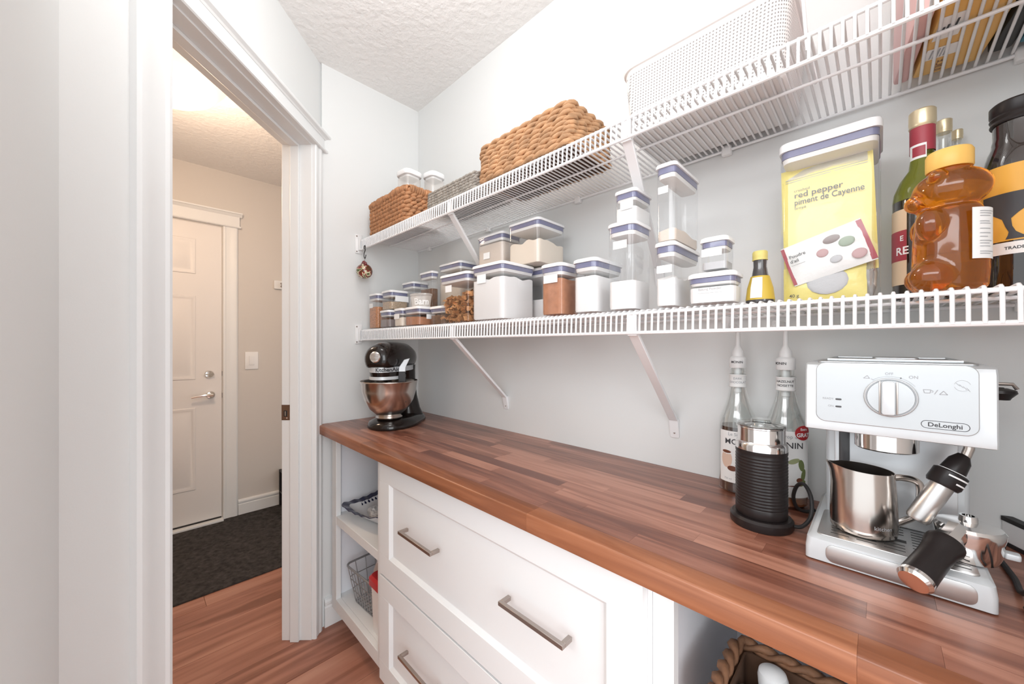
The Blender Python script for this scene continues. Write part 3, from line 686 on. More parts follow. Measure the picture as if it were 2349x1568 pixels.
cb = thing('spice_bag', 'crumpled clear bag of spice at the right of the large container', 'bag', (1.697, -.150, 1.290), 0, 'spice bags in the large clear container')
cm = MB(); cm.ball((0, 0, .042), .010, .02, .042, 16, 12, fn=lambda p: tuple(Vector(p) * (1 + .18 * noise.noise(Vector(p) * 70)))); cm.obj('pouch', 'bag_clear', cb)

# bottles at the right of the lower shelf
wn = thing('oil_bottle', 'tall green glass bottle of dark vinegar with a gold cap and burgundy collar', 'bottle', (1.760, -.118, Z0 + .0004))
MB().lathe([(.0355, .1652), (.034, .180), (.027, .200), (.0165, .217), (.0140, .235), (.0138, .292)], seg=40).obj('bottle_glass', 'wine_glass', wn)
MB().lathe([(.033, 0), (.0355, .004), (.0355, .165)], seg=40).obj('filled_glass', 'dark_glass', wn)
MB().lathe([(.0150, .244), (.0150, .286)], seg=32, cap0=False, cap1=False).obj('collar', 'crimson', wn)
cl = MB(); patch_round(cl, .0153, radians(-160), radians(-75), .232, .256, 'paper_white'); patch_round(cl, .0156, radians(-140), radians(-80), .236, .252, 'crimson'); cl.obj('neck_label', None, wn)
MB().lathe([(.0152, .285), (.0162, .287), (.0155, .290), (.0162, .293), (.0160, .312), (.0145, .314)], seg=36).obj('cap', 'gold_cap', wn)
bl = MB(); patch_round(bl, .0358, radians(-240), radians(-122), .025, .150, 'cream_label'); patch_round(bl, .0361, radians(-240), radians(-122), .065, .115, 'crimson')
text_round(bl, 'RE', .018, .0364, radians(-133), .075, 'ink_white', bold=.02); text_round(bl, 'E', .012, .0364, radians(-133), .098, 'ink_white', bold=.02); bl.obj('front_label', None, wn)
def clear_bottle(label, loc, R, h, capr, caph):
    t = thing('clear_bottle', label, 'bottle', loc)
    MB().lathe([(R * .9, 0), (R, .004), (R, h * .55), (R * .8, h * .68), (capr * .9, h * .8), (capr * .85, h - .002)], seg=28).obj('bottle_glass', 'clear_glass', t)
    MB().lathe([(capr * .95, h - caph), (capr, h - caph + .002), (capr * .95, h - caph + .004), (capr, h - caph + .006), (capr, h - .001), (capr * .9, h)], seg=28).obj('cap', 'gold_cap', t)
clear_bottle('clear glass bottle with a gold cap behind the honey bear, taller of two', (1.7885, -.052, Z0 + .0004), .019, .314, .0102, .022)
clear_bottle('clear glass bottle with a small gold cap behind the honey bear, shorter of two', (1.8065, -.0235, Z0 + .0004), .0122, .302, .0068, .016)
# honey bear: bear-shaped squeeze bottle
hb = thing('honey_bottle', 'amber bear-shaped honey bottle with an orange cap', 'honey bottle', (1.780, -.222, Z0 + .0020), radians(44.6))
hb.rotation_euler = (0, 0, radians(4)); hb.scale = (.95, .95, .98)
bm_ = MB()
bm_.lathe([(.030, 0), (.036, .004), (.0375, .03), (.036, .08), (.033, .112), (.030, .120)], seg=40, sx=1.06, sy=.85)
bm_.ball((.002, 0, .148), .0415, .032, .030, 32, 18)
bm_.ball((-.033, 0, .134), .015, .015, .0135, 20, 12)
for sy in (-1, 1):
    bm_.ball((-.022, sy * .024, .096), .017, .013, .0225, 20, 12); bm_.ball((-.020, sy * .021, .021), .0255, .018, .0225, 20, 12); bm_.ball((-.016, sy * .026, .163), .010, .009, .010, 14, 10)
bm_.lathe([(.024, .165), (.021, .180)], seg=32)
bo = bm_.obj('bear_body', 'honey', hb, ang=3.2)
rm = bo.modifiers.new('blend', 'REMESH'); rm.mode = 'VOXEL'; rm.voxel_size = .0026; rm.use_smooth_shade = True
sm_ = bo.modifiers.new('soft', 'SMOOTH'); sm_.iterations = 5
MB().lathe([(.0235, .176), (.0245, .178), (.0245, .199), (.0225, .203), (.008, .204)], seg=40).obj('cap', 'amber_cap', hb)
hl2 = MB(); n = 12
def bear_lab(th, z): return (.0385 * 1.06 * cos(th), .0385 * .90 * sin(th), z)
hl2.loft([[bear_lab(radians(-66) + radians(64) * i / n, z) for i in range(n + 1)] for z in (.040, .110)], False, False, 'paper_white', closed=False)
lab_o = hl2.obj('facts_label', None, hb)
ln = MB()
for i, (z, w_) in enumerate(((.104, .7), (.101, .6), (.0975, .5), (.090, .45), (.087, .5), (.080, .5), (.074, .5), (.069, .35), (.0635, .6), (.060, .45), (.056, .5), (.049, .7), (.046, .5))):
    a0, a1 = radians(-54) , radians(-54) + radians(46) * w_
    ln.loft([[(1.012 * p[0], 1.012 * p[1], p[2]) for p in (bear_lab(a0 + (a1 - a0) * q / 6, zz) for q in range(7))] for zz in (z, z + .0009)], False, False, 'ink_grey', closed=False)
ln.obj('fine_print', None, lab_o)
# dark bottle with amber label
dk = thing('dark_bottle', 'dark brown glass bottle with a black screw cap and amber label', 'bottle', (1.8535, -.140, Z0 + .0004))
R = .036
MB().lathe([(R * .9, 0), (R, .004), (R, .168), (R * .97, .182), (R * .82, .205), (.0262, .214), (.0258, .220), (.0245, .226), (.0245, .248)], seg=44).obj('bottle_glass', 'dark_glass', dk)
MB().lathe([(.0268, .246), (.0275, .248), (.0262, .252), (.0278, .256), (.0265, .259), (.0278, .262), (.0278, .274), (.025, .277)], seg=44).obj('screw_cap', 'black_plastic', dk)
dl = MB(); patch_round(dl, R + .0003, radians(-230), radians(20), .072, .180, 'amber_label', 30); patch_round(dl, R + .0005, radians(-230), radians(20), .053, .070, 'paper_white', 30)
text_round(dl, 'TRADE MARK', .0058, R + .0008, radians(-92), .0595, 'ink', bold=.02)
dlo = dl.obj('bottle_label', None, dk)
sil = MB(); a0 = radians(-118)
def strip(z, hw, off=0.0): return [((R + .0009) * cos(a0 + (off + hw * (-1 + q / 4)) / R), (R + .0009) * sin(a0 + (off + hw * (-1 + q / 4)) / R), z) for q in range(9)]
sil.loft([strip(z, hw, o_) for z, hw, o_ in ((.140, .026, 0), (.128, .025, 0), (.118, .020, 0), (.110, .011, 0), (.103, .004, .001), (.092, .003, .003), (.084, .003, .006), (.079, .006, .008), (.074, .010, .010))], False, False, 'ink', closed=False)
sil.obj('printed_goblet', None, dlo)

# ------------------------------------------------------------------ upper shelf
Z1 = 1.7003
def perim(w, d, r, n):
    "points and normals round a rounded rectangle, evenly spaced"
    P = [(x, y) for x, y, _ in rr(-w / 2, w / 2, -d / 2, d / 2, r, 0, 6)]
    seg = [hypot(P[(i + 1) % len(P)][0] - P[i][0], P[(i + 1) % len(P)][1] - P[i][1]) for i in range(len(P))]; T = sum(seg); out = []
    i = 0; acc = 0
    for k in range(n):
        s = T * k / n
        while acc + seg[i] < s: acc += seg[i]; i += 1
        a, b = P[i], P[(i + 1) % len(P)]; q = (s - acc) / seg[i]; tx, ty = (b[0] - a[0]) / seg[i], (b[1] - a[1]) / seg[i]
        out.append((a[0] + (b[0] - a[0]) * q, a[1] + (b[1] - a[1]) * q, ty, -tx, s))
    return out, T
def wicker(label, loc, w, d, h, rows, mat, core, pitch, style, name='wicker_basket', taper=0.0, rim=None, rz=0, bottom=True):
    t = thing(name, label, 'basket', loc, rz); rh = h / rows; cr = .012
    g = rh * 1.15
    MB().loft([rr(-w / 2 + g, w / 2 - g, -d / 2 + g, d / 2 - g, cr, .003), rr(-w / 2 + g, w / 2 - g, -d / 2 + g, d / 2 - g, cr, h - rh * .6), rr(-w / 2 + g + .003, w / 2 - g - .003, -d / 2 + g + .003, d / 2 - g - .003, cr, h - rh * .6), rr(-w / 2 + g + .003, w / 2 - g - .003, -d / 2 + g + .003, d / 2 - g - .003, cr, .006)]).obj('liner', core, t)
    for k in range(rows):
        z = rh * .85 + k * (h - rh * 1.35) / (rows - 1); ww = w - 2 * rh * .55; dd = d - 2 * rh * .55; ph0 = random.random() * 6.28
        T = 2 * (ww + dd); turns = max(8, round(T / pitch)); n = turns * 8; pts, T = perim(ww, dd, cr, n)
        for st in range(2 if style == 'twist' else 1):
            P = []; rad = []
            for i, (x, y, nx, ny, s) in enumerate(pts):
                ph = 2 * pi * turns * s / T + ph0 + pi * st; jt = 1 + .18 * noise.noise((x * 40 + k * 7, y * 40, st))
                if style == 'twist':
                    oo = rh * .30 * cos(ph); oz = rh * .27 * sin(ph)
                    rad.append(rh * (.37 + .14 * cos(ph)) * jt)
                else:
                    oo = rh * .38 * cos(2 * pi * turns * s / T + pi * (k % 2)); oz = rh * .06 * sin(ph); rad.append(rh * .47 * jt)
                P.append((x + nx * oo, y + ny * oo, z + oz))
            MB().tube(P, rad, 6, closed=True, flat=1.0).obj('strand', mat, t, ang=1.3)
    if rim:
        pts, T = perim(w - rh * 1.2, d - rh * 1.2, cr, int(T / rim)); rm_ = MB()
        for (x, y, nx, ny, s) in pts:
            tx, ty = -ny, nx; a = rim * .40; q = random.uniform(.8, 1.2)
            P = [(x + nx * rh * .75 * q * cos(u) + tx * a * .5 * sin(u), y + ny * rh * .75 * q * cos(u) + ty * a * .5 * sin(u), h - rh * .35 + rh * .75 * q * sin(u)) for u in (-1.2, -.5, .2, .9, 1.6, 2.3, 3.2)]
            rm_.tube(P, rim * .55, 6)
        r_ = rm_.obj('rim_wrap', mat, t, ang=1.3)
    if bottom:
        nb = int(d / (rh * 1.25))
        for j in range(nb):
            y = -d / 2 + (j + .5) * d / nb; turns = int(w / pitch); bt = MB(); n = turns * 6
            bt.tube([(-w / 2 + rh + (w - 2 * rh) * i / n, y + rh * .22 * sin(i / 6 * 2 * pi), .0085 + rh * .12 * cos(i / 6 * 2 * pi)) for i in range(n + 1)], [.0048 * (1 + .25 * cos(i / 6 * 2 * pi)) for i in range(n + 1)], 6)
            bt.obj('base_strand', mat, t, ang=1.3)
    return t
wicker('small brown seagrass basket with a wrapped rim at the far end of the upper shelf', (.222, -.208, Z1), .33, .165, .140, 8, 'seagrass', 'basket_core', .052, 'twist', rim=.010)
wicker('low grey willow basket between the two brown baskets', (.672, -.205, Z1), .285, .17, .060, 6, 'willow_grey', 'grey_core', .036, 'twist', name='willow_basket')
wicker('large braided water hyacinth basket at the middle of the upper shelf', (1.006, -.198, Z1), .346, .205, .112, 9, 'hyacinth', 'basket_core', .078, 'twist')
# things standing in the baskets
def lidded(label, x, y, z, w, d, h):
    t = thing('lidded_jar', label, 'container', (x, y, z), .1, 'white lidded containers in the small basket')
    MB().rslab(-w / 2 + .006, w / 2 - .006, -d / 2 + .006, d / 2 - .006, 0, h - .03, .014, .002).obj('jar_body', 'frosted_plastic', t)
    MB().rslab(-w / 2 + .010, w / 2 - .010, -d / 2 + .010, d / 2 - .010, h - .03, h - .02, .014, .002).obj('seal', 'seal_white', t)
    MB().rslab(-w / 2, w / 2, -d / 2, d / 2, h - .022, h, .024, .005).obj('lid', 'lid_white', t)
lidded('white lidded container in the small brown basket, nearer the end wall', .296, -.222, 1.7085, .086, .086, .230)
lidded('white lidded container in the small brown basket, nearer the willow basket', .345, -.133, 1.7085, .078, .078, .236)
pb = thing('pale_bottle', 'bottle with a pale gold cap standing in the large braided basket', 'bottle', (1.135, -.185, 1.7125))
MB().lathe([(.022, 0), (.022, .075), (.015, .095), (.014, .105)], seg=28).obj('bottle_body', 'frosted_plastic', pb)
MB().lathe([(.0145, .100), (.0155, .102), (.0155, .126), (.0135, .130)], seg=28).obj('cap', 'cream_label', pb)
pc = MB(); pc.loft([[(.870, -.150, 1.715), (.915, -.150, 1.715), (.915, -.148, 1.715), (.870, -.148, 1.715)], [(.872, -.152, 1.870), (.876, -.152, 1.870), (.876, -.150, 1.870), (.872, -.150, 1.870)]])
tag(pc.obj('paper_packet', 'paper_white'), 'white paper tip poking out of the large braided basket', 'packet')
# white perforated basket
wbk = thing('plastic_basket', 'big white perforated plastic basket on the upper shelf', 'basket', (1.437, -.124, Z1))
def ringz(d, z, r=.022): return rr(-.150 - d, .150 + d, -.098 - d, .098 + d, r + d, z, 6)
MB().loft([ringz(0, .004), ringz(.012, .150)], False, False).obj('basket_wall', 'perforated_white', wbk, ang=1.0)
MB().loft([ringz(-.004, 0), ringz(0, .004), ringz(-.006, .006)], True, True).obj('basket_floor', 'basket_white', wbk)
MB().loft([ringz(.010, .146), ringz(.016, .147), ringz(.018, .153), ringz(.017, .159), ringz(.012, .162), ringz(.009, .160), ringz(.009, .150)], False, False).obj('basket_rim', 'basket_white', wbk, ang=1.0)
MB().tube([(.168, -.09, .158), (.176, -.085, .12), (.180, -.07, .04), (.180, .05, .04), (.176, .07, .12), (.168, .08, .158)], .003, 8).obj('bail_handle', 'white_plastic', wbk)
# cartons at the right end of the upper shelf
def carton(label, x, y, w, d, h, rz, mat, name='carton'):
    t = thing(name, label, 'box', (x, y, Z1), rz)
    MB().rslab(-w / 2, w / 2, -d / 2, d / 2, 0, h, .006, .003).obj('box_body', mat, t)
    return t
cy = carton('orange yellow food carton with white labels on the upper shelf', 1.804, -.126, .080, .20, .26, radians(7.6), 'carton_orange')
lm = MB(); lm.box(-.036, -.008, -.060, -.005, -.0012, -.0004, 'paper_white'); lm.box(-.036, .002, .018, .048, -.0012, -.0004, 'paper_white')
for i in range(5): lm.box(-.030 + i * .004, -.028 + i * .004, .021, .045, -.0016, -.0012, 'ink_grey')
for i in range(4): lm.box(-.030 + i * .0042, -.0275 + i * .0042, -.036 - i * .004, -.020 - i * .003, -.0016, -.0012, 'ink')
text_flat(lm, 'JUICE', .014, (-.016, .075, -.0006), (0, -1, 0), (1, 0, 0), 'coffee_brown');  lm.obj('carton_label', None, cy)
cr_ = carton('rose pink and cream packet beside the orange carton', 1.7475, -.125, .020, .19, .22, radians(6.5), 'carton_rose')
carton('black and grey carton right of the orange carton', 1.863, -.122, .026, .19, .24, radians(7.6), 'carton_black')
carton('teal blue carton at the end of the upper shelf', 1.902, -.126, .040, .20, .24, radians(7.6), 'carton_teal')

# ------------------------------------------------------------------ stand mixer
CT = .8755
mx = thing('stand_mixer', 'glossy black stand mixer with a steel bowl in the counter corner', 'mixer', (.268, -.298, CT), radians(39.5))
b = MB()
def ell(cx, cy, a, bb, z, n=36, back=0.0): return [(cx + a * cos(2 * pi * i / n), cy + bb * sin(2 * pi * i / n) + (back if sin(2 * pi * i / n) > 0 else 0), z) for i in range(n)]
b.loft([ell(0, .05, .100, .124, 0, back=.085), ell(0, .05, .103, .127, .006, back=.085), ell(0, .05, .096, .120, .022, back=.08), ell(0, .05, .070, .098, .034, back=.052), ell(0, .02, .05, .05, .040)])
b.obj('base', 'gloss_black', mx, ang=1.0)
c = MB(); c.loft([ell(0, .165, .088, .062, .020), ell(0, .168, .070, .055, .055), ell(0, .172, .055, .048, .11), ell(0, .172, .047, .044, .17), ell(0, .165, .048, .050, .225), ell(0, .155, .052, .06, .25)]); c.obj('column', 'gloss_black', mx, ang=1.0)
h_ = MB(); hp = [(-.128, .022, .024), (-.122, .040, .042), (-.105, .054, .055), (-.07, .063, .064), (-.02, .066, .067), (.06, .066, .067), (.13, .063, .064), (.18, .052, .052), (.205, .034, .034), (.212, .012, .012)]
h_.loft([[(rx * cos(2 * pi * i / 32), y, .284 + (rz_ * sin(2 * pi * i / 32) if sin(2 * pi * i / 32) > 0 else .034 * max(-1, 1.7 * sin(2 * pi * i / 32)) * min(1, rz_ / .05))) for i in range(32)] for y, rx, rz_ in hp])
h_.obj('motor_head', 'gloss_black', mx, ang=1.2)
hub = MB(); hub.lathe([(.021, 0), (.021, .012), (.018, .015), (.002, .0155)], (0, -.118, .292), 28, 'chrome', axis=(0, -1, 0))
for z in (-.010, -.004, .002, .008): hub.box(-.016, .016, -.1345, -.1325, .292 + z, .292 + z + .002, 'nickel')
hub.obj('hub_cap', None, mx, label='silver hub cap')
bd = MB()
for z0_, z1_, e in ((.232, .252, .0685), (.203, .215, .064)):
    bd.loft([ell(0, .035, e, .155 if z0_ > .22 else .10, z) if z0_ > .22 else ell(0, -.012, e, .10, z) for z in (z0_, z1_)], True, True)
band = bd.obj('trim_band', 'satin_silver', mx, ang=.6, label='silver trim band')
th_ = MB(); th_.loft([ell(0, -.012, .061, .097, .214), ell(0, -.005, .064, .110, .233)]); th_.loft([ell(0, -.015, .045, .06, .192), ell(0, -.013, .058, .085, .204)]); th_.obj('planetary_housing', 'gloss_black', mx, ang=.8)
MB().lathe([(.030, .185), (.030, .194), (.012, .184), (.008, .130)][::1], (0, -.01, 0), 20).obj('beater_shaft', 'steel', mx)
lt = MB(); vs, fs = glyphs('KitchenAid', .021, 'CENTER', .03)
def bandmap(a, bb):
    # wrap lettering onto the camera-facing flank of the oval band
    th = radians(-60) + a / .085; return ((.0685 + .0008) * cos(th), .035 + (.155 + .0008) * sin(th), .2355 + bb)
lt.add([bandmap(a, bb) for a, bb in vs], fs, 'ink'); lt.obj('lettering', None, mx)
bw = thing('mixing_bowl', 'brushed steel mixing bowl under the stand mixer head', 'bowl', (.268, -.298, CT + .041))
MB().lathe([(.052, 0), (.054, .004), (.048, .010), (.052, .016), (.076, .038), (.096, .072), (.107, .110), (.1115, .146), (.1140, .149), (.1130, .152), (.1095, .149), (.105, .110), (.094, .074), (.074, .042), (.04, .02)], seg=56, cap1=True).obj('bowl', 'steel', bw, ang=.9)
st = thing('spatula', 'small spatula with a pale handle leaning inside the mixing bowl', 'spatula', (.352, -.287, .985), radians(62))
MB().loft([[(-.016, -.003, 0), (.016, -.003, 0), (.016, .003, 0), (-.016, .003, 0)], [(-.013, -.004, .122), (.013, -.004, .122), (.013, .004, .122), (-.013, .004, .122)]]).obj('blade', 'black_plastic', st, .001)
MB().loft([[(-.013, -.005, .1225), (.013, -.005, .1225), (.013, .005, .1225), (-.013, .005, .1225)], [(-.012, -.005, .14), (.014, -.005, .14), (.014, .005, .14), (-.012, .005, .14)], [(.008, -.007, .170), (.030, -.007, .176), (.030, .006, .176), (.008, .006, .170)]]).obj('handle', 'satin_silver', st, .0015, label='pale handle')

# ------------------------------------------------------------------ syrup bottles
def syrup(label, x, y, word, sub, syr, mood, ang):
    t = thing('syrup_bottle', label, 'bottle', (x, y, CT))
    R = .0385
    MB().lathe([(R * .88, 0), (R, .005), (R, .150), (R * .96, .168), (R * .75, .190), (.021, .214), (.0165, .235), (.0150, .262), (.0155, .285)], seg=44, cap1=False).obj('bottle_glass', 'clear_glass', t)
    MB().lathe([(R * .82, .003), (R * .95, .007), (R * .95, .150 if syr == 'syrup_brown' else .022)], seg=36).obj('syrup', syr, t)
    lb = MB(); a = ang
    patch_round(lb, R + .0005, a - 1.15, a + 1.15, .026, .142 if syr == 'syrup_brown' else .160, 'paper_white', 24)
    text_round(lb, 'MONIN', .017, R + .0009, a, .113 if syr == 'syrup_brown' else .126, 'ink', bold=.012, sx=1.05); text_round(lb, 'Le Sirop de', .010, R + .0009, a, .132 if syr == 'syrup_brown' else .146, 'ink_grey')
    text_round(lb, '750 ml', .006, R + .0009, a - .6, .032, 'ink_grey')
    lo = lb.obj('bottle_label', None, t)
    pr = MB(); lift = [.0009]
    def blob(u, z, ru, rz_, mat, rot=0, n=16):
        rgs = []
        for k_ in (1, .66, .33, .02):
            pts = []
            for i in range(n):
                p, q = k_ * ru * cos(2 * pi * i / n), k_ * rz_ * sin(2 * pi * i / n); p, q = p * cos(rot) - q * sin(rot), p * sin(rot) + q * cos(rot)
                pts.append(((R + lift[0]) * cos(a + (u + p) / R), (R + lift[0]) * sin(a + (u + p) / R), z + q))
            rgs.append(pts)
        pr.loft(rgs, False, True, mat); lift[0] += .00004
    if mood == 'cocoa':
        for s_ in (-1, 1): blob(s_ * .022 - .004, .078, .012, .020, 'cup_pale'); blob(s_ * .022 - .004, .094, .013, .005, 'paper_white'); blob(s_ * .022 - .004, .0945, .010, .0035, 'coffee_brown'); blob(s_ * .014, .058, .010, .006, 'coffee_brown')
    else:
        for u, z, ru, rz_, ro, m_ in ((.012, .100, .011, .005, .4, 'leaf_light'), (.026, .092, .006, .012, .2, 'leaf_green'), (.030, .072, .005, .013, -.2, 'leaf_green'), (.022, .062, .006, .005, 0, 'coffee_brown'), (.028, .056, .008, .005, .6, 'leaf_green'), (.014, .050, .012, .0012, .1, 'coffee_brown')): blob(u, z, ru, rz_, m_, ro)
    pr.obj('printed_picture', None, lo)
    if mood == 'leaf':
        bg = MB(); n = 20; a2 = a + .78
        bg.loft([[((R + .0016) * cos(a2 + k_ * .017 * cos(2 * pi * i / n) / R), (R + .0016) * sin(a2 + k_ * .017 * cos(2 * pi * i / n) / R), .158 + k_ * .015 * sin(2 * pi * i / n)) for i in range(n)] for k_ in (1, .7, .4, .02)], False, True, 'badge_red')
        text_round(bg, 'GRATIS', .011, R + .0020, a2 + .08, .150, 'ink_white', bold=.03); text_round(bg, 'Extra', .007, R + .0020, a2, .163, 'ink_white', bold=.02); bg.obj('badge', None, lo)
    nl = MB(); nl.lathe([(.0172, .240), (.0180, .2415), (.0172, .243), (.0172, .266), (.0180, .2675), (.0172, .269)], seg=32, mat='paper_white', cap0=False, cap1=False)
    for i, wd in enumerate(word): text_round(nl, wd, .0068, .0178, a - .1, .2575 - i * .0085, 'ink_grey' if mood == 'cocoa' else 'ink', bold=.01)
    nl.obj('neck_label', None, t)
    pm = MB(); pm.lathe([(.0165, .284), (.0172, .286), (.0172, .306), (.0160, .308), (.0120, .311), (.0115, .322), (.0075, .330), (.0048, .336), (.0045, .375)], seg=32); pm.tube([(0, 0, .374), (-.004, -.012, .382), (-.012, -.04, .382), (-.014, -.046, .372)], .0055, 10)
    po = pm.obj('pump', 'white_plastic', t)
    tm = MB(); text_round(tm, 'MONIN', .0075, .0176, a - (.2 if mood == 'cocoa' else .7), .295, 'ink', bold=.02); tm.obj('lettering', None, po)
    MB().lathe([(.0035, .010), (.0035, .20), (.0062, .205), (.0062, .226), (.0082, .228), (.0082, .284)], seg=16).obj('dip_tube', 'white_plastic', t)
    return t
camdir = lambda x, y: atan2(-1.04 - y, 1.71 - x)
syrup('syrup bottle with dark syrup and white pump behind the milk frother, nearer the brace', 1.474, -.052, ('DARK', 'CHOCOLAT'), '', 'syrup_brown', 'cocoa', camdir(1.474, -.052) + .08)
syrup('nearly empty syrup bottle with white pump touching the coffee machine side', 1.5665, -.064, ('HAZELNUT', 'NOISETTE'), '', 'syrup_amber', 'leaf', camdir(1.5665, -.064) + .05)

# ------------------------------------------------------------------ milk frother
fr = thing('milk_frother', 'black ribbed electric milk frother with a steel collar and glass lid', 'milk frother', (1.5495, -.2065, CT))
MB().lathe([(.049, 0), (.0505, .003), (.0505, .014), (.047, .0185), (.030, .019)], seg=48).obj('power_base', 'black_plastic', fr)
pr = [(.040, .019), (.0415, .021), (.0415, .035)]
for i in range(17):
    z = .037 + i * .0056; pr += [(.0405, z), (.0418, z + .0018), (.0418, z + .0034), (.0405, z + .0054)]
pr += [(.0418, .136), (.0418, .1415)]
MB().lathe(pr, seg=48).obj('ribbed_body', 'black_plastic', fr, ang=.9)
MB().lathe([(.0418, .1415), (.0418, .150), (.0405, .154), (.0380, .157), (.0380, .181), (.0390, .182), (.0385, .184), (.036, .184)], seg=48).obj('collar', 'chrome', fr, ang=.5, label='polished steel collar')
ld = MB(); ld.lathe([(.0385, .1842), (.0390, .186), (.037, .1885), (.018, .190), (.0165, .1905), (.0165, .196), (.015, .1975)], seg=44); ld.obj('lid', 'clear_glass', fr)
MB().lathe([(.0382, .1835), (.0386, .1845), (.0382, .1850), (.036, .1850), (.036, .1835)], seg=44, cap0=False, cap1=False).obj('lid_seal', 'black_rubber', fr)
MB().tube(smooth([(.046, .002, .010), (.060, .010, .010), (.071, .026, .026), (.070, .042, .055), (.058, .060, .072), (.045, .075, .062), (.038, .085, .036), (.042, .098, .012), (.055, .11, .004), (.066, .130, .004)]), .0033, 10).obj('power_cord', 'black_rubber', fr, label='black power cord')

# ------------------------------------------------------------------ espresso machine
em = thing('espresso_machine', 'silver espresso machine with a round dial at the end of the counter', 'coffee machine', (1.72, -.17, CT))
# local: x -.095 .. .095, front y=-.12, back y=.12
bs = MB(); bs.loft([rr(-.095, .095, -.12, .12, .006, .0015), rr(-.095, .095, -.12, .12, .006, .020), rr(-.0935, .0935, -.1185, .12, .008, .033), rr(-.089, .089, -.112, .12, .010, .0375)]); bs.obj('base', 'satin_silver', em, ang=.6)
fp = MB(); fp.rslab(-.070, .078, .004, .030, -.1215, -.1190, .010, .0006, xf=lambda a, b_, c_: (a, c_, b_)); fp.obj('front_plate', 'steel_brushed', em)
tr = MB(); tr.rslab(-.082, .082, -.110, .012, .0375, .0395, .008, .0008); tro = tr.obj('drip_tray', 'steel_brushed', em, label='slotted steel drip tray')
for col in range(5):
    for r_ in range(9):
        if col == 2 and r_ in (3, 4, 5): continue
        x = -.066 + col * .030; y = -.095 + r_ * .011
        link('slot', MB().box(x, x + .022, y, y + .0022, .0393, .0397, 'slot_dark').data('slot'), tro)
MB().box(-.008, .018, -.060, -.050, .0393, .0398).obj('slot', 'slot_dark', tro)
cl = MB(); cl.rslab(-.080, .086, .010, .12, .036, .212, .006, .0); cl.obj('column', 'satin_silver', em, ang=.5)
bp = MB(); bp.rslab(-.068, .074, .040, .208, -.0095, -.0075, .004, .0006, xf=lambda a, b_, c_: (a, -c_, b_)); bp.obj('splash_plate', 'splash_steel', em)
gw = MB(); gw.rslab(-.062, -.048, .110, .200, 0, .002, .0068, .0004, xf=lambda a, b_, c_: (a, .0075 - c_, b_)); gw.obj('water_gauge', 'gauge_grey', em, label='dark water level window')
hd = MB()
side = [(-.120, .206), (-.121, .213), (-.119, .222), (-.1165, .296), (-.112, .305), (-.10, .308), (.12, .308), (.12, .204), (-.112, .204)]
hd.loft([[(x, y * sc + (1 - sc) * 0, z) for y, z in side] for x, sc in ((-.095, .97), (-.093, 1), (.093, 1), (.095, .97))]); hd.obj('head_housing', 'satin_silver', em, ang=.5)
pn = MB(); pn.rslab(-.0815, .0795, .219, .309, 0, .0022, .012, .0008, xf=lambda a, b_, c_: (a, -.1192 + (b_ - .222) * .034 - c_ * 1.0, b_), seg=8)
pno = pn.obj('control_panel', 'steel_panel', em, ang=.4, label='brushed steel control panel')
yp = lambda z: -.1192 + (z - .222) * .034 - .0022
PX = lambda x, z, e=0: (x, yp(z) - e, z)
dl = MB(); dz = .262; dl.lathe([(.0275, 0), (.0275, .003), (.0262, .0055), (.0255, .0058), (.0245, .0045)], PX(0, dz), 44, 'satin_silver', axis=(0, -1, .034))
dlo = dl.obj('dial', None, pno)
MB().lathe([(.0243, .0046), (.0235, .0075), (.002, .008)], PX(0, dz), 44, axis=(0, -1, .034)).obj('dial_face', 'steel_panel', dlo)
gp = MB(); gp.rslab(-.0065, .0065, dz - .023, dz + .023, .008, .0185, .003, .001, xf=lambda a, b_, c_: (a - .002, yp(b_) - c_, b_)); gp.obj('dial_grip', 'satin_silver', dlo)
for xs in (-.0115, .0055): MB().rslab(xs, xs + .0022, dz - .0225, dz + .0225, .0078, .0092, .0008, .0002, xf=lambda a, b_, c_: (a, yp(b_) - c_, b_)).obj('dial_groove', 'nickel', dlo)
for i, z in enumerate((.243, .254)):
    lp = MB(); lp.rslab(-.0585, -.0515, z - .0013, z + .0013, 0, .0012, .0012, .0003, xf=lambda a, b_, c_: (a, yp(b_) - c_, b_)); lp.obj('indicator_lamp', 'gauge_grey', pno)
tx = MB(); e = .0003; ux = (1, 0, 0); uz = (0, -.034, 1)
text_flat(tx, 'READY', .0042, PX(-.0605, .2527, e), ux, uz, 'ink_grey', 'RIGHT'); text_flat(tx, 'ON', .0042, PX(-.0605, .2417, e), ux, uz, 'ink_grey', 'RIGHT')
text_flat(tx, 'OFF', .0048, PX(-.001, .2935, e), ux, uz, 'ink_grey'); text_flat(tx, 'ON', .0058, PX(.0225, .2895, e), ux, uz, 'ink_grey')
def arc(cx, cz, r0, r1, a0, a1, n=14, m_='ink_grey'):
    P = []
    for i in range(n + 1):
        a = a0 + (a1 - a0) * i / n; P += [PX(cx + r0 * cos(a), cz + r0 * sin(a), e), PX(cx + r1 * cos(a), cz + r1 * sin(a), e)]
    tx.add(P, [(2 * i, 2 * i + 1, 2 * i + 3, 2 * i + 2) for i in range(n)], m_)
tx.obj('lettering', None, pno); tx = MB()
arc(0, dz, .0292, .0296, radians(35), radians(125)); arc(.0105, dz + .0275, 0, .0009, 0, 6.28, 8, 'ink')
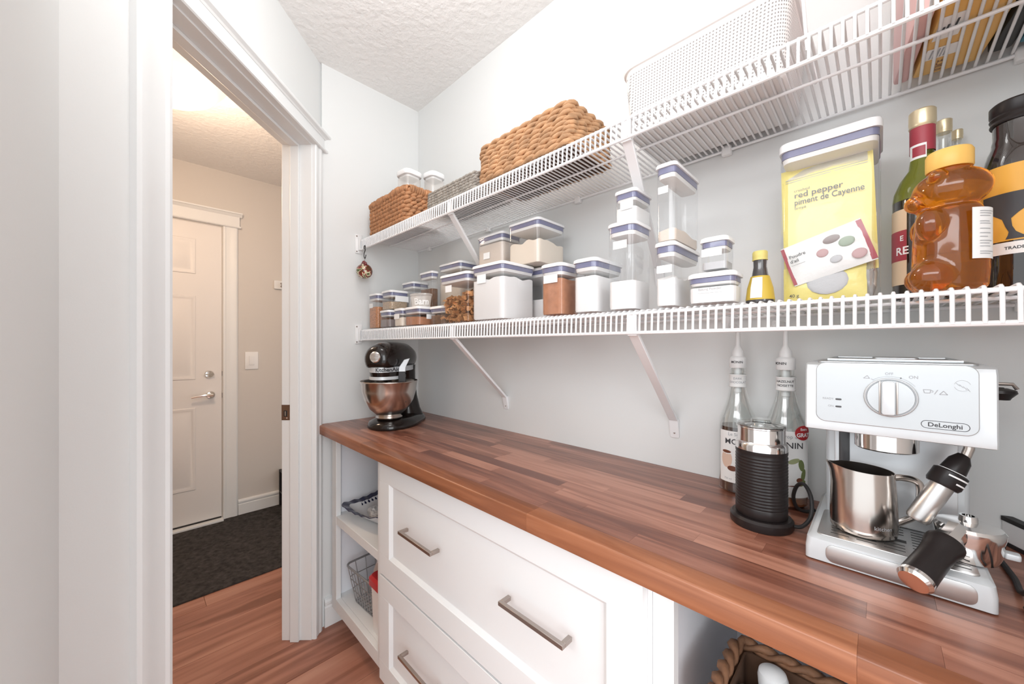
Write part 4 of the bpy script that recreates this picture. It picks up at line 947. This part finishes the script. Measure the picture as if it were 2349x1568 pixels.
# cup / cloud marks and a tap mark
def line(x0, z0, x1, z1, w_=.0004, m_='ink_grey'):
    L = hypot(x1 - x0, z1 - z0); nx, nz = -(z1 - z0) / L * w_, (x1 - x0) / L * w_
    tx.add([PX(x0 + nx, z0 + nz, e), PX(x1 + nx, z1 + nz, e), PX(x1 - nx, z1 - nz, e), PX(x0 - nx, z0 - nz, e)], [(0, 1, 2, 3)], m_)
line(.0315, .2755, .0385, .2755); line(.0315, .2755, .0325, .2712); line(.0325, .2712, .0375, .2712); line(.0375, .2712, .0385, .2755); arc(.0390, .2737, .0010, .0016, -1.6, 1.6, 8)
line(.0415, .2700, .0445, .2760); line(.046, .2702, .0495, .2748); line(.0495, .2748, .053, .2702); line(.046, .2702, .053, .2702)
line(-.0275, .2875, -.0235, .2915); line(-.0235, .2915, -.021, .2875); line(-.0275, .2875, -.021, .2875); line(-.0195, .287, -.0165, .285)
for a0_, a1_ in ((.3, 2.9), (3.4, 5.6)): arc(.0655, .283, .0068, .0071, a0_, a1_)
for k in range(4): line(.060 + k * .003, .2865 - k * .002, .0635 + k * .0028, .2825 - k * .0022, .00025)
def pill(x0, x1, z0, z1, w_):
    r = (z1 - z0) / 2; zc = (z0 + z1) / 2
    line(x0 + r, z0, x1 - r, z0, w_, 'ink'); line(x0 + r, z1, x1 - r, z1, w_, 'ink')
    arc(x0 + r, zc, r - w_, r + w_, pi / 2, 1.5 * pi, 12, 'ink'); arc(x1 - r, zc, r - w_, r + w_, -pi / 2, pi / 2, 12, 'ink')
tx.obj('printed_symbol', None, pno); tx = MB()
pill(.0295, .0715, .2245, .2345, .00033)
text_flat(tx, "De'Longhi".replace("'", ''), .0078, PX(.0505, .2270, e), ux, uz, 'ink', 'CENTER', .015)
tx.obj('name_plate', None, pno)
tp = MB(); tp.rslab(-.082, .082, -.098, .112, .308, .3105, .006, .0008); tp.obj('top_plate', 'steel_panel', em)
cw = MB(); cw.tube([(-.070, -.070, .3125), (-.070, .10, .3125), (.070, .10, .3125), (.070, -.070, .3125)], .0022, 8, closed=True); cw.rslab(-.02, .035, .020, .070, .3106, .3150, .006, .001); cw.obj('cup_warmer', 'steel_panel', em)
gh = MB(); gh.lathe([(.034, .174), (.036, .176), (.036, .2035)], (-.004, -.045, 0), 44); gh.obj('group_head', 'chrome', em, label='polished steel group head')
kn = MB(); kn.tube([(.096, .02, .275), (.112, .02, .279), (.126, .02, .279), (.130, .02, .272)], .0024, 8, 'nickel'); kn.lathe([(.010, 0), (.0115, .003), (.017, .010), (.016, .014), (.008, .017)], (.114, .02, .256), 24, 'black_plastic'); kn.box(.094, .118, .015, .025, .264, .274, 'black_plastic'); kn.obj('steam_knob', None, em, label='dark hooked knob on the machine side')
wn_ = MB(); wn_.tube([(.080, -.045, .206), (.079, -.045, .190), (.074, -.045, .172)], .0055, 12); wo = wn_.obj('steam_wand', 'steel', em)
dirv = Vector((-.0395, -.022, -.082)).normalized(); p0 = Vector((.0745, -.0445, .180))
MB().lathe([(.0062, 0), (.0115, .010), (.0135, .026), (.0135, .030)], tuple(p0), 28, axis=tuple(dirv)).obj('nozzle_cap', 'black_plastic', wo)
rg_ = MB(); rg_.lathe([(.0150, .028), (.0182, .030), (.0185, .048), (.0165, .052)], tuple(p0), 36, 'black_plastic', axis=tuple(dirv)); ro = rg_.obj('selector_ring', None, wo)
mk = MB(); Mx = Matrix.Translation(p0) @ Vector((0, 0, 1)).rotation_difference(dirv).to_matrix().to_4x4()
for z_, a0_, a1_, hh in ((.0335, -2.6, -.4, .0022), (.0415, -2.6, -1.0, .0022)):
    rgs = [[tuple(Mx @ Vector((.0189 * cos(a0_ + (a1_ - a0_) * i / 12), .0189 * sin(a0_ + (a1_ - a0_) * i / 12), zz))) for i in range(13)] for zz in (z_, z_ + hh)]
    mk.loft(rgs, False, False, 'ink_white', closed=False)
mk.lathe([(.0148, .0272), (.0152, .0285), (.0148, .0292)], tuple(p0), 32, 'ink_white', cap0=False, cap1=False, axis=tuple(dirv)); mk.obj('printed_marks', None, ro)
MB().lathe([(.0130, .052), (.0130, .108), (.0110, .112), (.006, .113)], tuple(p0), 32, axis=tuple(dirv)).obj('froth_tube', 'steel_brushed', wo)

# milk pitcher on the tray
mp_ = thing('milk_pitcher', 'stainless steel milk pitcher standing on the coffee machine tray', 'pitcher', (1.690, -.221, CT + .0400), radians(24))
pp = MB(); n = 48; rgp = []
for r0, z, sp_ in ((.034, 0, 0), (.0395, .004, 0), (.0405, .012, 0), (.0400, .045, 0), (.0385, .075, .001), (.0372, .092, .004), (.0370, .100, .009)):
    ring = []
    for i in range(n):
        a = 2 * pi * i / n; k_ = max(0, cos(a - pi)) ** 14; rr_ = r0 + sp_ * k_ * 1.2
        ring.append((rr_ * cos(a), rr_ * sin(a), z + (.006 * k_ if z > .095 else 0) + (.0 if z < .09 else .002 * cos(a - pi))))
    rgp.append(ring)
inner = [[(x * .97, y * .97, z) for x, y, z in r] for r in reversed(rgp[1:])]
pp.loft(rgp + inner, True, True); pp.obj('pitcher_body', 'steel', mp_, ang=.9)
MB().tube(smooth([(.0365, 0, .088), (.048, 0, .090), (.064, 0, .087), (.070, 0, .076), (.068, 0, .045), (.063, 0, .032), (.052, 0, .024), (.0400, 0, .016)]), .0026, 10, flat=2.0).obj('handle', 'steel', mp_)
tm = MB(); text_round(tm, 'kitchen', .008, .0409, radians(-78), .018, 'ink_grey'); tm.obj('etched_word', None, mp_)
# portafilter
pf = thing('portafilter', 'steel portafilter with a thick black handle resting across the drip tray', 'portafilter', (1.7975, -.222, CT + .0402))
bp_ = MB(); bp_.lathe([(.026, .0), (.0275, .003), (.0305, .012), (.0320, .030), (.0335, .036), (.0340, .042), (.031, .046), (.022, .048), (.0105, .050), (.0095, .050), (.0085, .058), (.006, .058), (.006, .052)], (0, 0, 0), 44); bp_.obj('filter_basket', 'chrome', pf, ang=.6)
MB().rslab(.030, .044, -.007, .007, .012, .020, .003, .0015).obj('lug', 'satin_silver', pf)
ax0 = Vector((-.017, -.030, .036)); ax1 = Vector((-.0560, -.1085, -.009)); dv = (ax1 - ax0).normalized(); L = (ax1 - ax0).length
MB().lathe([(.013, -.012), (.013, .010), (.0165, .012), (.0165, .018)], tuple(ax0), 8, axis=tuple(dv)).obj('neck', 'chrome', pf, ang=.4)
MB().lathe([(.0160, .018), (.0195, .020), (.0198, .026), (.0175, .034), (.0165, .05), (.0172, .078), (.0178, L - .006)], tuple(ax0), 36, axis=tuple(dv)).obj('handle', 'black_plastic', pf, label='thick black handle')
hc = MB(); hc.lathe([(.0180, L - .006), (.0182, L - .001), (.0150, L + .003)], tuple(ax0), 36, 'chrome', axis=tuple(dv)); hc.lathe([(.0150, L + .003), (.0149, L + .0033)], tuple(ax0), 36, 'copper_cap', axis=tuple(dv)); hc.obj('end_cap', None, pf, label='polished metal end cap')

# slim tray and cable beside the machine
tl = thing('slim_tray', 'slim white tray with black edges standing behind the coffee machine', 'tray', (1.888, -.050, CT), radians(-62))
MB().box(-.055, .055, -.006, .006, .006, .040).obj('tray_body', 'white_plastic', tl, .001)
MB().box(-.055, .055, -.007, .007, 0, .006).obj('edge_strip', 'black_rubber', tl); MB().box(-.055, .055, -.007, .007, .040, .047).obj('edge_strip', 'black_rubber', tl)
cbm = MB(); cbm.tube(smooth([(1.842, -.10, CT + .004), (1.846, -.16, CT + .004), (1.843, -.22, CT + .010), (1.850, -.262, CT + .036), (1.862, -.285, CT + .030), (1.866, -.295, CT + .008), (1.850, -.305, CT + .004), (1.842, -.25, CT + .0042)]), .0036, 10)
tag(cbm.obj('appliance_cord', 'black_rubber'), 'black appliance cord lying right of the coffee machine', 'cord')

# ------------------------------------------------------------------ things in the open cabinets
ds = thing('square_dish', 'square white dish with a wavy navy rim on the cabinet shelf', 'dish', (.235, -.305, .4986), radians(12))
def sq(w, z, wav=0.0, n=80):
    out = []
    for i in range(n):
        a = 2 * pi * i / n; k_ = (abs(cos(a)) ** 7 + abs(sin(a)) ** 7) ** (-1 / 7); r = w * k_
        out.append((r * cos(a), r * sin(a), z + wav * sin(a * 20) + .30 * wav * 0 + (.012 * (k_ - 1) / .3 if z > .03 else 0)))
    return out
dm = MB(); dm.loft([sq(.055, 0), sq(.06, .004), sq(.085, .025), sq(.112, .048, .0012)], True, False, 'dish_white'); dm.loft([sq(.105, .0485, .0012), sq(.082, .027), sq(.055, .007)], False, True, 'dish_white'); dm.obj('dish_body', None, ds, ang=.8)
rmn = MB(); rmn.loft([sq(.112, .048, .0012), sq(.128, .055, .0024), sq(.126, .057, .0024), sq(.105, .0487, .0012)], False, False, 'dish_navy'); rmn.obj('wavy_rim', None, ds, ang=.8, label='wavy navy rim')
pt_ = MB(); 
for i in range(4):
    a = pi / 2 * i + pi / 4 * 0
    for j in range(9):
        u = -.07 + .0175 * j; c_, s_ = cos(a), sin(a); r = .1005
        q = [(r - .005, u - .005), (r + .004, u), (r - .005, u + .006), (r - .009, u)]
        pt_.add([(p * c_ - w_ * s_, p * s_ + w_ * c_, .0462 + (p - r) * .9) for p, w_ in q], [(0, 1, 2, 3)], 'dish_navy')
pt_.obj('printed_border', None, ds)
def crumple(name, label, loc, r, mat, cat='bag', sc=(1, 1, .6), seed=0, grp=None):
    t = MB(); sd = Vector((seed * 3.1, seed * 1.7, seed))
    t.ball((0, 0, r * sc[2]), r * sc[0], r * sc[1], r * sc[2], 36, 22, fn=lambda p: tuple(Vector(p) * (1 + .20 * noise.noise(Vector(p) * (1.7 / r) + sd) + .10 * noise.noise(Vector(p) * (4.5 / r) + sd))))
    o = t.obj(name, mat, None, ang=.35); o.location = loc; tag(o, label, cat, grp); return o
crumple('plastic_bag', 'crumpled clear plastic bag in the navy rimmed dish, front one', (.262, -.345, .510), .040, 'foil_bag', sc=(1.2, .8, .6), seed=1)
crumple('plastic_bag', 'crumpled grey plastic bag in the navy rimmed dish, back one', (.290, -.262, .510), .045, 'foil_bag', sc=(1, 1, .75), seed=2)
crumple('snack_packet', 'small orange packet at the back of the navy rimmed dish', (.345, -.30, .530), .018, 'hyacinth', 'packet', (1, .8, 1), seed=3)
crumple('snack_packet', 'small green packet at the far side of the navy rimmed dish', (.215, -.285, .520), .016, 'leaf_green', 'packet', (1, .8, 1), seed=4)
# wire basket
wbs = thing('wire_basket', 'grey wire basket on the cabinet floor', 'basket', (.228, -.315, .1510), radians(4))
def wring(w, d, z, r): return [(x, y, z) for x, y, _ in rr(-w, w, -d, d, r, 0, 5)]
MB().tube(wring(.107, .098, .152, .025), .0042, 8, closed=True).obj('basket_rim', 'wire_grey', wbs)
for k_, z in enumerate((.004, .052, .10)): MB().tube(wring(.083 + .024 * z / .152, .072 + .026 * z / .152, z, .02), .0018, 6, closed=True).obj('hoop_wire', 'wire_grey', wbs)
for i in range(8):
    f_ = -1 + 2 * (i + .5) / 8
    for sgn in (-1, 1):
        MB().tube([(f_ * .08, sgn * .072, .004), (f_ * .100, sgn * .098, .152)], .0018, 6).obj('upright_wire', 'wire_grey', wbs)
        if i % 2: MB().tube([(sgn * .083, f_ * .065, .004), (sgn * .107, f_ * .09, .152)], .0018, 6).obj('upright_wire', 'wire_grey', wbs)
    MB().tube([(f_ * .08, -.072, .004), (f_ * .08, .072, .004)], .0018, 6).obj('floor_wire', 'wire_grey', wbs)
jr = thing('plastic_jar', 'pale pink plastic jar standing in the wire basket', 'jar', (.262, -.325, .1575))
MB().lathe([(.034, 0), (.036, .004), (.036, .115), (.033, .150), (.024, .170), (.020, .176)], seg=32).obj('jar_body', 'jar_pink', jr); MB().lathe([(.021, .172), (.021, .192), (.018, .194)], seg=28).obj('lid', 'tub_white', jr)
crumple('cloth_bundle', 'violet cloth bundle at the back of the wire basket', (.240, -.235, .1575), .050, 'cloth_violet', 'cloth', (.8, .6, 2.1), seed=5)
rp = MB(); rp.box(-.02, .02, -.004, .004, 0, .105, 'red_plastic'); rp.box(-.022, .022, -.0045, .0045, .105, .125, 'paper_white'); o = rp.obj('red_packet', None, bevel=.002); o.location = (.296, -.352, .1575); o.rotation_euler = (0, 0, .5); tag(o, 'red and white packet upright in the front of the wire basket', 'packet')
rt = thing('storage_tub', 'tall pale storage tub with a red lid beside the wire basket', 'tub', (.404, -.370, .1508))
MB().loft([rr(-.052, .052, -.042, .042, .02, 0), rr(-.058, .058, -.048, .048, .02, .175)]).obj('tub_body', 'tub_white', rt)
MB().loft([rr(-.060, .060, -.050, .050, .02, .168), rr(-.064, .064, -.054, .054, .02, .172), rr(-.064, .064, -.054, .054, .02, .196), rr(-.056, .056, -.046, .046, .02, .206)]).obj('tub_lid', 'red_plastic', rt, label='red lid')
# wicker basket with cups in the right-hand cabinet
wicker('shade-darkened brown woven basket of white bottles in the cabinet below the coffee machine', (1.674, -.336, .4512), .315, .170, .229, 12, 'shaded_weave', 'basket_core', .065, 'twist', bottom=False)
def white_bottle(label, x, y, z, R, h, rx=0, ry=0):
    t = thing('white_bottle', label, 'bottle', (x, y, z), 0, 'white bottles in the dark basket'); t.rotation_euler = (rx, ry, 0)
    MB().lathe([(R * .9, 0), (R, .004), (R, h * .72)], seg=32).obj('bottle_body', 'dish_white', t)
    MB().lathe([(R * .97, h * .722), (R * .98, h - R * .7), (R * .88, h - R * .3), (R * .6, h - R * .08), (R * .1, h)], seg=32).obj('cap', 'white_plastic', t)
white_bottle('white bottle with a rounded cap in the dark basket nearest the drawers', 1.5585, -.350, .462, .0155, .200)
white_bottle('wider white bottle standing tilted behind the rounded one in the dark basket', 1.597, -.297, .463, .0215, .225, radians(4), radians(-3))
white_bottle('white bottle in the dark basket right of the two others', 1.612, -.368, .462, .0155, .192)
